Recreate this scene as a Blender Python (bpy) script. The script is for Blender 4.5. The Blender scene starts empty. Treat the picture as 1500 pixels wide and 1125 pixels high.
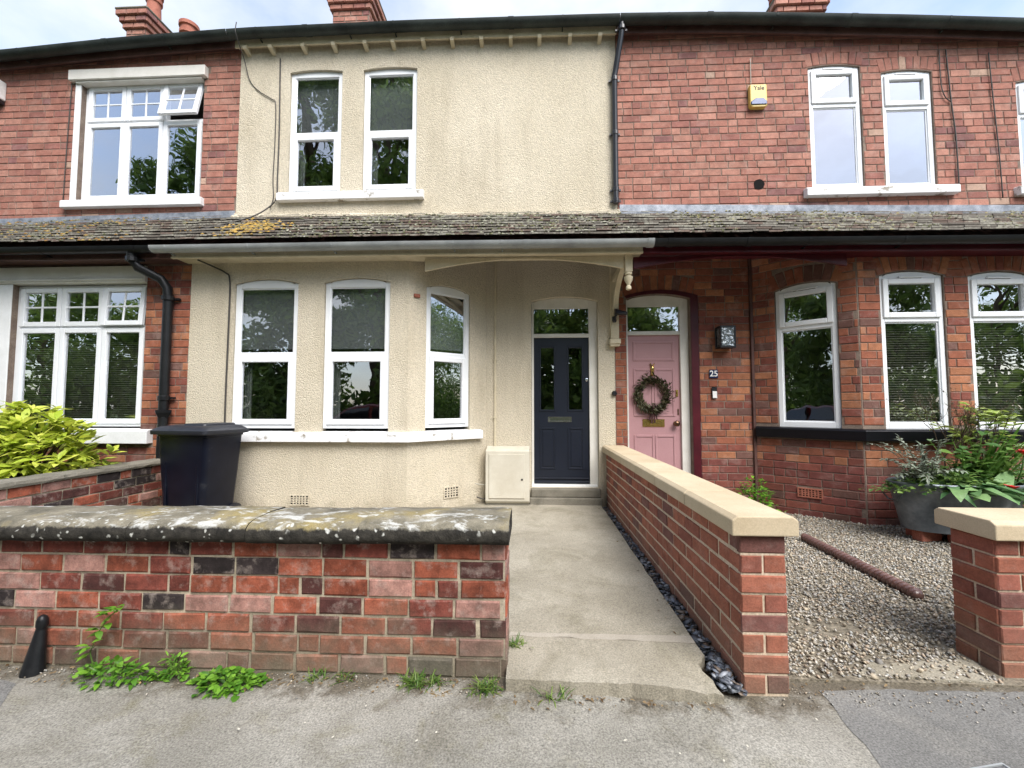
import bpy, bmesh, math, random
import numpy as np
from mathutils import Vector, Matrix, Euler
from mathutils.geometry import tessellate_polygon
rnd = random.Random(7)
nprng = np.random.default_rng(11)
S = bpy.context.scene
C = S.collection
R = math.radians

# ------------------------------------------------------------------ camera
CAM = Vector((0, 0, 1.30))
cam = bpy.data.cameras.new('camera')
cam.sensor_width = 36.0
cam.lens = 36.0 * 615 / 1500
cam.clip_end = 2000
cam.clip_start = 0.05
camo = bpy.data.objects.new('camera', cam)
C.objects.link(camo)
camo.location = CAM
YAW, PITCH = math.atan(29 / 615), math.atan(33 / 615)
camo.rotation_euler = (math.pi / 2 + PITCH, 0, YAW)
S.camera = camo

# ------------------------------------------------------------------ sky, sun, exposure
SUN_EL, SUN_AZ = R(52), R(152)         # high behind thin cloud, over the street to the right (azimuth from +y towards +x)
w = bpy.data.worlds.new('World')
S.world = w
w.use_nodes = True
nt = w.node_tree
nt.nodes.clear()
def N(nt, t, **k):
    n = nt.nodes.new(t)
    for a, b in k.items():
        setattr(n, a, b)
    return n
wo = N(nt, 'ShaderNodeOutputWorld')
bg = N(nt, 'ShaderNodeBackground')
sky = N(nt, 'ShaderNodeTexSky')
sky.sky_type = 'NISHITA'
sky.sun_disc = False
sky.sun_elevation = SUN_EL
sky.sun_rotation = SUN_AZ
sky.air_density = 1.0
sky.dust_density = 1.5
tc = N(nt, 'ShaderNodeTexCoord')
mp = N(nt, 'ShaderNodeMapping')
mp.inputs['Scale'].default_value = (1.0, 1.0, 2.0)
mp.inputs['Location'].default_value = (0.35, 0.2, 0.6)
no = N(nt, 'ShaderNodeTexNoise')
no.inputs['Scale'].default_value = 1.9
no.inputs['Detail'].default_value = 7
no.inputs['Roughness'].default_value = 0.55
rp = N(nt, 'ShaderNodeValToRGB')
rp.color_ramp.elements[0].position = 0.40
rp.color_ramp.elements[0].color = (0.15, 0.15, 0.15, 1)
rp.color_ramp.elements[1].position = 0.68
rp.color_ramp.elements[1].color = (0.97, 0.97, 0.97, 1)
mx = N(nt, 'ShaderNodeMix', data_type='RGBA')
mx.inputs['B'].default_value = (2.9, 3.0, 3.15, 1)
nt.links.new(tc.outputs['Generated'], mp.inputs['Vector'])
nt.links.new(mp.outputs[0], no.inputs['Vector'])
nt.links.new(no.outputs['Fac'], rp.inputs[0])
nt.links.new(rp.outputs[0], mx.inputs['Factor'])
nt.links.new(sky.outputs[0], mx.inputs['A'])
nt.links.new(mx.outputs['Result'], bg.inputs[0])
bg.inputs[1].default_value = 0.10
nt.links.new(bg.outputs[0], wo.inputs[0])

sun = bpy.data.lights.new('sun', 'SUN')
sun.energy = 1.5
sun.angle = R(42)
sun.color = (1.0, 0.97, 0.93)
suno = bpy.data.objects.new('sun', sun)
C.objects.link(suno)
sv = Vector((math.sin(SUN_AZ) * math.cos(SUN_EL), math.cos(SUN_AZ) * math.cos(SUN_EL), math.sin(SUN_EL)))
suno.rotation_euler = sv.to_track_quat('Z', 'Y').to_euler()
suno.location = sv * 40
S.view_settings.view_transform = 'Standard'
S.view_settings.look = 'None'
S.view_settings.gamma = 1
S.view_settings.exposure = 1.95
S.cycles.max_bounces = 6
S.cycles.diffuse_bounces = 3
S.cycles.glossy_bounces = 3

# ------------------------------------------------------------------ materials
def newmat(name):
    m = bpy.data.materials.new(name)
    m.use_nodes = True
    nt = m.node_tree
    return m, nt, nt.nodes['Principled BSDF'], nt.links.new
def pos(nt, scale=None):
    g = N(nt, 'ShaderNodeNewGeometry')
    if scale is None:
        return g.outputs['Position']
    mp = N(nt, 'ShaderNodeMapping')
    mp.inputs['Scale'].default_value = scale
    nt.links.new(g.outputs['Position'], mp.inputs[0])
    return mp.outputs[0]
def noise(nt, vec, sc, det=5, ro=0.6, dist=0.0):
    n = N(nt, 'ShaderNodeTexNoise')
    n.inputs['Scale'].default_value = sc
    n.inputs['Detail'].default_value = min(det, 4.5)
    n.inputs['Roughness'].default_value = ro
    n.inputs['Distortion'].default_value = dist
    nt.links.new(vec, n.inputs['Vector'])
    return n.outputs['Fac']
def ramp(nt, fac, stops):
    r = N(nt, 'ShaderNodeValToRGB')
    el = r.color_ramp.elements
    while len(el) < len(stops):
        el.new(0.5)
    for e, (p, c) in zip(el, stops):
        e.position = p
        if isinstance(c, (int, float)):
            c = (c, c, c)
        e.color = (*c[:3], 1)
    nt.links.new(fac, r.inputs[0])
    return r.outputs[0]
def mixc(nt, fac, a, b, mode='MIX'):
    m = N(nt, 'ShaderNodeMix', data_type='RGBA', blend_type=mode)
    for s, v in (('Factor', fac), ('A', a), ('B', b)):
        if hasattr(v, 'is_linked') or hasattr(v, 'links'):
            nt.links.new(v, m.inputs[s])
        else:
            m.inputs[s].default_value = v if s == 'Factor' else (*v[:3], 1)
    return m.outputs['Result']
def math_(nt, op, a, b=0.0, clamp=False):
    m = N(nt, 'ShaderNodeMath', operation=op, use_clamp=clamp)
    for i, v in enumerate((a, b)):
        if hasattr(v, 'links'):
            nt.links.new(v, m.inputs[i])
        else:
            m.inputs[i].default_value = v
    return m.outputs[0]
def bump(nt, b, h, strength, dist=0.01):
    n = N(nt, 'ShaderNodeBump')
    n.inputs['Strength'].default_value = strength
    n.inputs['Distance'].default_value = dist
    nt.links.new(h, n.inputs['Height'])
    nt.links.new(n.outputs[0], b.inputs['Normal'])
def mottle(name, stops, sc=4, rough=0.8, bsc=60, bst=0.3, bd=0.004, spec=0.3, metal=0, fine=0.25, fsc=90, det=6):
    """a colour that wanders with noise, with a fine grain and a little relief"""
    m, nt, b, L = newmat(name)
    p = pos(nt)
    c = ramp(nt, noise(nt, p, sc, det), stops)
    g = ramp(nt, noise(nt, p, fsc, 3), [(0.3, 1 - fine), (0.7, 1 + fine)])
    c = mixc(nt, 1.0, c, g, 'MULTIPLY')
    L(c, b.inputs['Base Color'])
    b.inputs['Roughness'].default_value = rough
    b.inputs['Specular IOR Level'].default_value = spec
    b.inputs['Metallic'].default_value = metal
    if bst:
        bump(nt, b, noise(nt, p, bsc, 4), bst, bd)
    return m

def brick_mat(name, attr, stain=0.5, pale=0.25, moss=0.0, soot=0.35, psc=5.5):
    """brick: colour comes from the brick itself (object colour or stored attribute), plus grain, bloom and soot"""
    m, nt, b, L = newmat(name)
    if isinstance(attr, tuple):
        base = ramp(nt, noise(nt, pos(nt), 8, 4), [(0.3, [x * .65 for x in attr]), (0.7, attr)])
    elif attr:
        a = N(nt, 'ShaderNodeAttribute', attribute_name='tint')
        base = a.outputs['Color']
    else:
        base = N(nt, 'ShaderNodeObjectInfo').outputs['Color']
    p = pos(nt)
    n1 = noise(nt, p, 14, 5, 0.65)
    c = mixc(nt, 1.0, base, ramp(nt, n1, [(0.25, 1 - stain * 0.6), (0.75, 1 + stain * 0.5)]), 'MULTIPLY')
    n2 = noise(nt, p, psc, 5, 0.7, 0.6 if psc < 10 else 0.15)
    c = mixc(nt, ramp(nt, n2, [(0.52, 0.0), (0.72, pale)]), c, (0.48, 0.40, 0.35))
    n3 = noise(nt, p, 3.1, 5, 0.6, 0.3)
    c = mixc(nt, ramp(nt, n3, [(0.56, 0.0), (0.78, soot)]), c, (0.05, 0.035, 0.03))
    if moss:
        sx = N(nt, 'ShaderNodeSeparateXYZ'); L(p, sx.inputs[0])
        zz = math_(nt, 'SUBTRACT', 0.33, sx.outputs['Z'])
        zz = math_(nt, 'MULTIPLY', zz, 3.2)
        zz = math_(nt, 'ADD', zz, math_(nt, 'MULTIPLY', math_(nt, 'SUBTRACT', noise(nt, p, 2.6, 5), 0.5), 2.2))
        f = math_(nt, 'MULTIPLY', math_(nt, 'MAXIMUM', zz, 0.0), moss, True)
        c = mixc(nt, f, c, (0.175, 0.16, 0.115))
    c = mixc(nt, 1.0, c, ramp(nt, noise(nt, p, 120, 3), [(0.3, 0.82), (0.7, 1.18)]), 'MULTIPLY')
    L(c, b.inputs['Base Color'])
    b.inputs['Roughness'].default_value = 0.85
    b.inputs['Specular IOR Level'].default_value = 0.25
    bump(nt, b, noise(nt, p, 70, 5, 0.7), 0.6, 0.004)
    return m

def roughcast(name):
    m, nt, b, L = newmat(name)
    p = pos(nt)
    big = noise(nt, p, 1.1, 4)
    c = ramp(nt, big, [(0.3, (0.55, 0.487, 0.37)), (0.7, (0.64, 0.575, 0.455))])
    v = N(nt, 'ShaderNodeTexVoronoi'); v.inputs['Scale'].default_value = 75; L(p, v.inputs['Vector'])
    n = noise(nt, p, 48, 5, 0.75)
    c = mixc(nt, 1.0, c, ramp(nt, n, [(0.30, 0.78), (0.66, 1.12)]), 'MULTIPLY')
    # rain streaks and grime, stretched down the wall
    st = noise(nt, pos(nt, (3.2, 3.2, 0.45)), 1.0, 6, 0.65)
    c = mixc(nt, ramp(nt, st, [(0.50, 0.0), (0.76, 0.42)]), c, (0.33, 0.275, 0.19))
    sz = N(nt, 'ShaderNodeSeparateXYZ'); L(p, sz.inputs[0])
    gr = math_(nt, 'ADD', math_(nt, 'MULTIPLY', math_(nt, 'SUBTRACT', 0.28, sz.outputs['Z']), 2.4), math_(nt, 'MULTIPLY', math_(nt, 'SUBTRACT', noise(nt, p, 4.5, 4, 0.65), 0.5), 1.8))
    c = mixc(nt, ramp(nt, gr, [(0.1, 0.0), (0.8, 0.55)]), c, (0.26, 0.22, 0.155))
    L(c, b.inputs['Base Color'])
    b.inputs['Roughness'].default_value = 0.93
    b.inputs['Specular IOR Level'].default_value = 0.15
    h = math_(nt, 'ADD', math_(nt, 'MULTIPLY', v.outputs['Distance'], -0.9), n)
    bump(nt, b, h, 0.75, 0.010)
    return m

def plain(name, col, rough=0.5, spec=0.5, metal=0, grain=0.08, gsc=30, bst=0.0, coat=0):
    m, nt, b, L = newmat(name)
    p = pos(nt)
    lo = [x * (1 - grain) for x in col]; hi = [min(1, x * (1 + grain)) for x in col]
    L(ramp(nt, noise(nt, p, gsc, 5), [(0.3, lo), (0.7, hi)]), b.inputs['Base Color'])
    b.inputs['Roughness'].default_value = rough
    b.inputs['Specular IOR Level'].default_value = spec
    b.inputs['Metallic'].default_value = metal
    b.inputs['Coat Weight'].default_value = coat
    if bst:
        bump(nt, b, noise(nt, p, 160, 3), bst, 0.002)
    return m

def glass_mat(name, boost=7.6, tint=0.93):
    m, nt, b, L = newmat(name)
    nt.nodes.remove(b)
    out = nt.nodes['Material Output']
    fr = N(nt, 'ShaderNodeFresnel'); fr.inputs['IOR'].default_value = 1.5
    tr = N(nt, 'ShaderNodeBsdfTransparent'); tr.inputs[0].default_value = (tint, tint * 1.01, tint, 1)
    gl = N(nt, 'ShaderNodeBsdfGlossy'); gl.inputs['Roughness'].default_value = 0.0
    gl.inputs['Color'].default_value = (0.95, 0.97, 1, 1)
    # panes are never perfectly flat
    bn = N(nt, 'ShaderNodeBump'); bn.inputs['Strength'].default_value = 0.035; bn.inputs['Distance'].default_value = 0.05
    L(noise(nt, pos(nt), 2.2, 2), bn.inputs['Height'])
    L(bn.outputs[0], gl.inputs['Normal'])
    ms = N(nt, 'ShaderNodeMixShader')
    L(math_(nt, 'MULTIPLY', fr.outputs[0], boost, True), ms.inputs[0])
    L(tr.outputs[0], ms.inputs[1]); L(gl.outputs[0], ms.inputs[2])
    # only the face turned to the viewer mirrors; the far face of the pane lets light out
    gm = N(nt, 'ShaderNodeNewGeometry'); m2 = N(nt, 'ShaderNodeMixShader'); t2 = N(nt, 'ShaderNodeBsdfTransparent')
    L(gm.outputs['Backfacing'], m2.inputs[0]); L(ms.outputs[0], m2.inputs[1]); L(t2.outputs[0], m2.inputs[2])
    L(m2.outputs[0], out.inputs[0])
    return m

def leaf_mat(name, c0, c1, attr=False, rough=0.45, trans=0.3):
    m, nt, b, L = newmat(name)
    if attr:
        a = N(nt, 'ShaderNodeAttribute', attribute_name='tint').outputs['Color']
        sp = N(nt, 'ShaderNodeSeparateColor'); L(a, sp.inputs[0]); f = sp.outputs[0]
    else:
        f = N(nt, 'ShaderNodeObjectInfo').outputs['Random']
    p = pos(nt)
    c = ramp(nt, f, [(0.0, c0), (1.0, c1)])
    c = mixc(nt, 1.0, c, ramp(nt, noise(nt, p, 25, 3), [(0.3, 0.85), (0.7, 1.15)]), 'MULTIPLY')
    L(c, b.inputs['Base Color'])
    b.inputs['Roughness'].default_value = rough
    b.inputs['Specular IOR Level'].default_value = 0.35
    tr = N(nt, 'ShaderNodeBsdfTranslucent'); L(c, tr.inputs[0])
    ms = N(nt, 'ShaderNodeMixShader'); ms.inputs[0].default_value = trans
    out = nt.nodes['Material Output']
    L(b.outputs[0], ms.inputs[1]); L(tr.outputs[0], ms.inputs[2]); L(ms.outputs[0], out.inputs[0])
    return m

M = {}
M['brick'] = brick_mat('house_brick', False, soot=0.3, pale=0.22)
M['brick_joined'] = brick_mat('house_brick_joined', True, soot=0.3, pale=0.22)
M['old_brick'] = brick_mat('garden_wall_brick', False, stain=1.0, pale=0.48, moss=0.66, soot=0.6, psc=13)
M['new_brick'] = brick_mat('new_wall_brick', False, stain=0.5, pale=0.16, soot=0.3, moss=0.35, psc=11)
M['mortar'] = mottle('mortar', [(0.3, (0.15, 0.11, 0.088)), (0.7, (0.25, 0.195, 0.155))], 9, 0.95, 90, 0.5)
M['old_mortar'] = brick_mat('old_mortar', (0.50, 0.43, 0.32), stain=0.6, pale=0.3, moss=0.6, soot=0.5, psc=9)
M['new_mortar'] = mottle('new_mortar', [(0.3, (0.46, 0.37, 0.27)), (0.7, (0.56, 0.46, 0.35))], 9, 0.95, 90, 0.4)
M['render'] = roughcast('roughcast_render')
M['upvc'] = plain('white_upvc', (0.80, 0.82, 0.84), 0.28, 0.5, grain=0.03, gsc=6)
M['white_paint'] = mottle('white_paint', [(0.3, (0.70, 0.71, 0.70)), (0.7, (0.82, 0.83, 0.83))], 5, 0.45, 40, 0.15, fine=0.04)
M['worn_white'] = mottle('worn_white_paint', [(0.33, (0.30, 0.27, 0.22)), (0.40, (0.74, 0.74, 0.74)), (0.7, (0.82, 0.82, 0.83))], 7, 0.6, 40, 0.3, fine=0.06)
M['grey_white'] = mottle('grey_white_frame', [(0.3, (0.62, 0.60, 0.54)), (0.7, (0.72, 0.70, 0.65))], 5, 0.5, 40, 0.1, fine=0.04)
M['cream_paint'] = mottle('cream_paint', [(0.3, (0.50, 0.43, 0.29)), (0.7, (0.64, 0.57, 0.42))], 6, 0.6, 40, 0.25, fine=0.1)
M['maroon'] = mottle('maroon_paint', [(0.3, (0.05, 0.005, 0.010)), (0.7, (0.085, 0.009, 0.016))], 5, 0.4, 40, 0.12, fine=0.1)
M['brown_paint'] = mottle('brown_paint', [(0.3, (0.06, 0.03, 0.025)), (0.7, (0.12, 0.06, 0.05))], 5, 0.6, 40, 0.2)
M['glass'] = glass_mat('window_glass')
M['black_plastic'] = plain('black_plastic', (0.012, 0.013, 0.017), 0.32, 0.5, grain=0.2, gsc=12)
M['black_iron'] = mottle('black_gutter', [(0.3, (0.006, 0.0065, 0.008)), (0.7, (0.014, 0.015, 0.016))], 5, 0.4, 50, 0.15)
M['sill_black'] = plain('black_sill_paint', (0.004, 0.004, 0.006), 0.28, 0.3)
M['green_gutter'] = mottle('weathered_gutter', [(0.3, (0.012, 0.016, 0.015)), (0.7, (0.045, 0.055, 0.05))], 3, 0.55, 50, 0.3)
M['grey_gutter'] = mottle('grey_gutter', [(0.3, (0.25, 0.265, 0.27)), (0.7, (0.40, 0.42, 0.42))], 4, 0.4, 50, 0.1, fine=0.06)
M['lead'] = mottle('lead_flashing', [(0.3, (0.13, 0.15, 0.18)), (0.7, (0.36, 0.38, 0.42))], 9, 0.5, 30, 0.4, metal=0.2)
M['dark_room'] = plain('room_wall', (0.16, 0.15, 0.14), 0.9, 0.1)
M['blind'] = plain('blind_fabric', (0.20, 0.22, 0.225), 0.9, 0.1)
M['slat'] = plain('blind_slat', (0.20, 0.19, 0.165), 0.5, 0.4)
M['navy'] = mottle('navy_door', [(0.3, (0.006, 0.009, 0.018)), (0.7, (0.009, 0.013, 0.024))], 5, 0.36, 120, 0.08, fine=0.08, spec=0.5)
M['pink'] = mottle('pink_door', [(0.3, (0.41, 0.225, 0.235)), (0.7, (0.45, 0.255, 0.265))], 4, 0.42, 60, 0.06, fine=0.04, spec=0.45)
M['chrome'] = plain('chrome', (0.75, 0.76, 0.78), 0.18, 0.5, 1.0)
M['brass'] = plain('brass', (0.72, 0.50, 0.17), 0.25, 0.5, 1.0, 0.15)
M['bronze'] = plain('dark_bronze', (0.22, 0.13, 0.08), 0.3, 0.5, 1.0, 0.2)
M['concrete'] = None
M['meter'] = mottle('meter_box_plastic', [(0.3, (0.50, 0.46, 0.37)), (0.7, (0.60, 0.57, 0.48))], 3.5, 0.6, 60, 0.1, fine=0.06)
M['sandstone'] = mottle('sandstone_coping', [(0.3, (0.43, 0.345, 0.225)), (0.7, (0.54, 0.45, 0.315))], 3, 0.8, 120, 0.35, 0.003, fine=0.1, fsc=160)
M['slate'] = None
M['shade_black'] = plain('hole_shade_black', (0.01, 0.01, 0.01), 0.9, 0.1)  # black that stands in for the shade inside small openings
M['terracotta'] = mottle('terracotta', [(0.3, (0.26, 0.085, 0.055)), (0.7, (0.40, 0.15, 0.10))], 9, 0.75, 60, 0.3)
M['rope_clay'] = mottle('rope_clay', [(0.3, (0.085, 0.042, 0.035)), (0.7, (0.15, 0.08, 0.066))], 7, 0.3, 60, 0.1, spec=0.6)
M['galv'] = mottle('galvanised_steel', [(0.3, (0.09, 0.105, 0.12)), (0.55, (0.16, 0.18, 0.2)), (0.75, (0.24, 0.26, 0.28))], 6, 0.5, 40, 0.15, metal=0.55, fine=0.12, fsc=30)
M['soil'] = mottle('soil', [(0.3, (0.02, 0.014, 0.01)), (0.7, (0.06, 0.045, 0.03))], 20, 0.95, 50, 1, 0.01)
M['wood_stem'] = mottle('stem_bark', [(0.3, (0.05, 0.035, 0.022)), (0.7, (0.12, 0.085, 0.055))], 20, 0.9, 60, 0.5)
M['cable_dark'] = plain('dark_cable', (0.05, 0.045, 0.04), 0.6)
M['cable_grey'] = plain('grey_cable', (0.42, 0.40, 0.34), 0.6)

def concrete(name, lo, hi, stain, grain=0.3, st=0.5, moss=None, dirt=None):
    m, nt, b, L = newmat(name)
    p = pos(nt)
    c = ramp(nt, noise(nt, p, 1.4, 7, 0.62), [(0.3, lo), (0.7, hi)])
    c = mixc(nt, ramp(nt, noise(nt, p, 2.3, 6, 0.7, 0.8), [(0.5, 0.0), (0.76, st)]), c, stain)
    if moss:
        c = mixc(nt, ramp(nt, noise(nt, p, 3.7, 7, 0.72, 0.4), [(0.54, 0.0), (0.74, 0.65)]), c, moss)
    if dirt:
        # soil washed up against the wall foot, thinning out in tongues
        sx = N(nt, 'ShaderNodeSeparateXYZ'); L(p, sx.inputs[0])
        e = math_(nt, 'MULTIPLY', math_(nt, 'SUBTRACT', sx.outputs['Y'], 1.86), 4.0)
        e = math_(nt, 'ADD', e, math_(nt, 'MULTIPLY', math_(nt, 'SUBTRACT', noise(nt, p, 6.5, 5, 0.65, 0.5), 0.5), 3.2))
        c = mixc(nt, ramp(nt, e, [(0.15, 0.0), (0.75, 0.8)]), c, dirt)
    v = noise(nt, p, 130, 4, 0.7)
    c = mixc(nt, 1.0, c, ramp(nt, v, [(0.28, 1 - grain), (0.7, 1 + grain)]), 'MULTIPLY')
    c = mixc(nt, ramp(nt, noise(nt, p, 55, 3, 0.6), [(0.66, 0.0), (0.74, 0.5)]), c, hi)
    L(c, b.inputs['Base Color'])
    b.inputs['Roughness'].default_value = 0.9
    b.inputs['Specular IOR Level'].default_value = 0.25
    bump(nt, b, math_(nt, 'ADD', v, math_(nt, 'MULTIPLY', noise(nt, p, 30, 4), 1.2)), 0.55, 0.006)
    return m
M['concrete'] = concrete('path_concrete', (0.225, 0.202, 0.155), (0.36, 0.33, 0.265), (0.14, 0.125, 0.08), 0.42, 0.75)
M['concrete_edge'] = concrete('mortar_seam', (0.30, 0.27, 0.22), (0.42, 0.38, 0.32), (0.2, 0.18, 0.13), 0.2)
M['concrete_dirty'] = concrete('dirty_concrete', (0.13, 0.12, 0.095), (0.24, 0.22, 0.18), (0.06, 0.06, 0.045), 0.25, 0.7)
M['pavement'] = concrete('pavement_surface', (0.165, 0.155, 0.128), (0.325, 0.31, 0.27), (0.125, 0.112, 0.08), 0.6, 0.75, moss=(0.15, 0.135, 0.08), dirt=(0.085, 0.068, 0.045))
M['asphalt'] = concrete('asphalt_patch_surface', (0.12, 0.118, 0.11), (0.205, 0.20, 0.188), (0.24, 0.228, 0.20), 0.6, 0.6)
M['road'] = concrete('road_asphalt', (0.04, 0.04, 0.042), (0.065, 0.065, 0.066), (0.05, 0.05, 0.05), 0.3)
M['grass_ground'] = mottle('grass_ground', [(0.3, (0.035, 0.06, 0.018)), (0.7, (0.07, 0.11, 0.03))], 3, 0.95, 40, 0.6, 0.02)
M['gravel_base'] = mottle('gravel_bed', [(0.3, (0.10, 0.085, 0.06)), (0.7, (0.24, 0.21, 0.16))], 12, 0.95, 60, 0.8, 0.01, fine=0.5, fsc=60)

def coping_mat():
    """old sandstone coping: black algae crust on the weather face, white and yellow lichen on the top"""
    m, nt, b, L = newmat('lichen_coping')
    p = pos(nt)
    g = N(nt, 'ShaderNodeNewGeometry')
    sx = N(nt, 'ShaderNodeSeparateXYZ'); L(g.outputs['Normal'], sx.inputs[0])
    up = sx.outputs['Z']
    c = ramp(nt, noise(nt, p, 7, 6, 0.7), [(0.3, (0.10, 0.092, 0.07)), (0.55, (0.20, 0.18, 0.135)), (0.75, (0.30, 0.27, 0.20))])
    y = ramp(nt, noise(nt, p, 3.4, 5, 0.6), [(0.52, 0.0), (0.68, 0.7)])
    c = mixc(nt, y, c, (0.30, 0.235, 0.085))
    wf = noise(nt, pos(nt, (1, 2.0, 1)), 6.2, 9, 0.68, 0.35)
    wmask = math_(nt, 'ADD', wf, math_(nt, 'MULTIPLY', noise(nt, p, 1.3, 3), 0.35))
    white = ramp(nt, wmask, [(0.735, 0.0), (0.82, 0.8)])
    c = mixc(nt, white, c, (0.52, 0.52, 0.49))
    # crust on the front
    f = math_(nt, 'ADD', up, math_(nt, 'MULTIPLY', math_(nt, 'SUBTRACT', noise(nt, p, 16, 6, 0.7), 0.5), 0.8))
    crust = ramp(nt, f, [(0.42, 1.0), (0.62, 0.0)])
    blk = ramp(nt, noise(nt, p, 22, 5), [(0.3, (0.018, 0.017, 0.015)), (0.7, (0.055, 0.05, 0.042))])
    c = mixc(nt, crust, c, blk)
    # round spots of lichen on the crust
    v = N(nt, 'ShaderNodeTexVoronoi'); v.inputs['Scale'].default_value = 26; v.inputs['Randomness'].default_value = 1; dp = N(nt, 'ShaderNodeVectorMath', operation='ADD'); nn = N(nt, 'ShaderNodeTexNoise'); nn.inputs['Scale'].default_value = 30; L(p, nn.inputs['Vector'])
    sc_ = N(nt, 'ShaderNodeVectorMath', operation='SCALE'); sc_.inputs['Scale'].default_value = 0.03; L(nn.outputs['Color'], sc_.inputs[0]); L(p, dp.inputs[0]); L(sc_.outputs[0], dp.inputs[1]); L(dp.outputs[0], v.inputs['Vector'])
    sp = ramp(nt, v.outputs['Distance'], [(0.14, 1.0), (0.26, 0.0)])
    sel = ramp(nt, noise(nt, p, 5.2, 3), [(0.50, 0.0), (0.56, 1.0)])
    c = mixc(nt, math_(nt, 'MULTIPLY', sp, sel), c, (0.50, 0.50, 0.46))
    c = mixc(nt, 1.0, c, ramp(nt, noise(nt, p, 150, 3), [(0.3, 0.8), (0.7, 1.2)]), 'MULTIPLY')
    L(c, b.inputs['Base Color'])
    b.inputs['Roughness'].default_value = 0.95
    b.inputs['Specular IOR Level'].default_value = 0.15
    bump(nt, b, math_(nt, 'ADD', noise(nt, p, 26, 6, 0.7), math_(nt, 'MULTIPLY', white, 0.15)), 0.8, 0.012)
    return m
M['coping'] = coping_mat()

def tint_mat(name, rough=0.85, bsc=90, bst=0.4, extra=None, spec=0.25):
    """colour stored piece by piece"""
    m, nt, b, L = newmat(name)
    a = N(nt, 'ShaderNodeAttribute', attribute_name='tint').outputs['Color']
    p = pos(nt)
    c = mixc(nt, 1.0, a, ramp(nt, noise(nt, p, 40, 4), [(0.3, 0.8), (0.7, 1.2)]), 'MULTIPLY')
    if extra == 'lichen':
        n = noise(nt, p, 22, 4, 0.75, 0.2)
        n2 = noise(nt, p, 1.9, 3)
        f = ramp(nt, math_(nt, 'ADD', n, math_(nt, 'MULTIPLY', n2, 0.7)), [(0.86, 0.0), (1.0, 0.65)])
        c = mixc(nt, f, c, (0.38, 0.37, 0.30))
        c = mixc(nt, ramp(nt, noise(nt, p, 17, 6, 0.7), [(0.64, 0.0), (0.74, 0.35)]), c, (0.06, 0.06, 0.035))
    L(c, b.inputs['Base Color'])
    b.inputs['Roughness'].default_value = rough
    b.inputs['Specular IOR Level'].default_value = spec
    bump(nt, b, noise(nt, p, bsc, 4), bst, 0.004)
    return m
M['tile'] = tint_mat('roof_tile', extra='lichen')
M['moss'] = tint_mat('moss', 0.95, 60, 1.0)
M['pebble'] = tint_mat('pebble', 0.75, 90, 0.25)
M['slate'] = tint_mat('slate_chip', 0.5, 60, 0.4, spec=0.5)

# ------------------------------------------------------------------ builders
WLOC = {}
class Fr:
    """a vertical plane: u runs along it, z up, n out of it towards the street"""
    def __init__(s, o, d=(1, 0)):
        l = math.hypot(*d)
        s.o = o; s.d = (d[0] / l, d[1] / l); s.n = (s.d[1], -s.d[0])
        s.yaw = math.atan2(s.d[1], s.d[0])
    def p(s, u, z, n=0.0):
        return (s.o[0] + s.d[0] * u + s.n[0] * n, s.o[1] + s.d[1] * u + s.n[1] * n, z)

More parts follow.
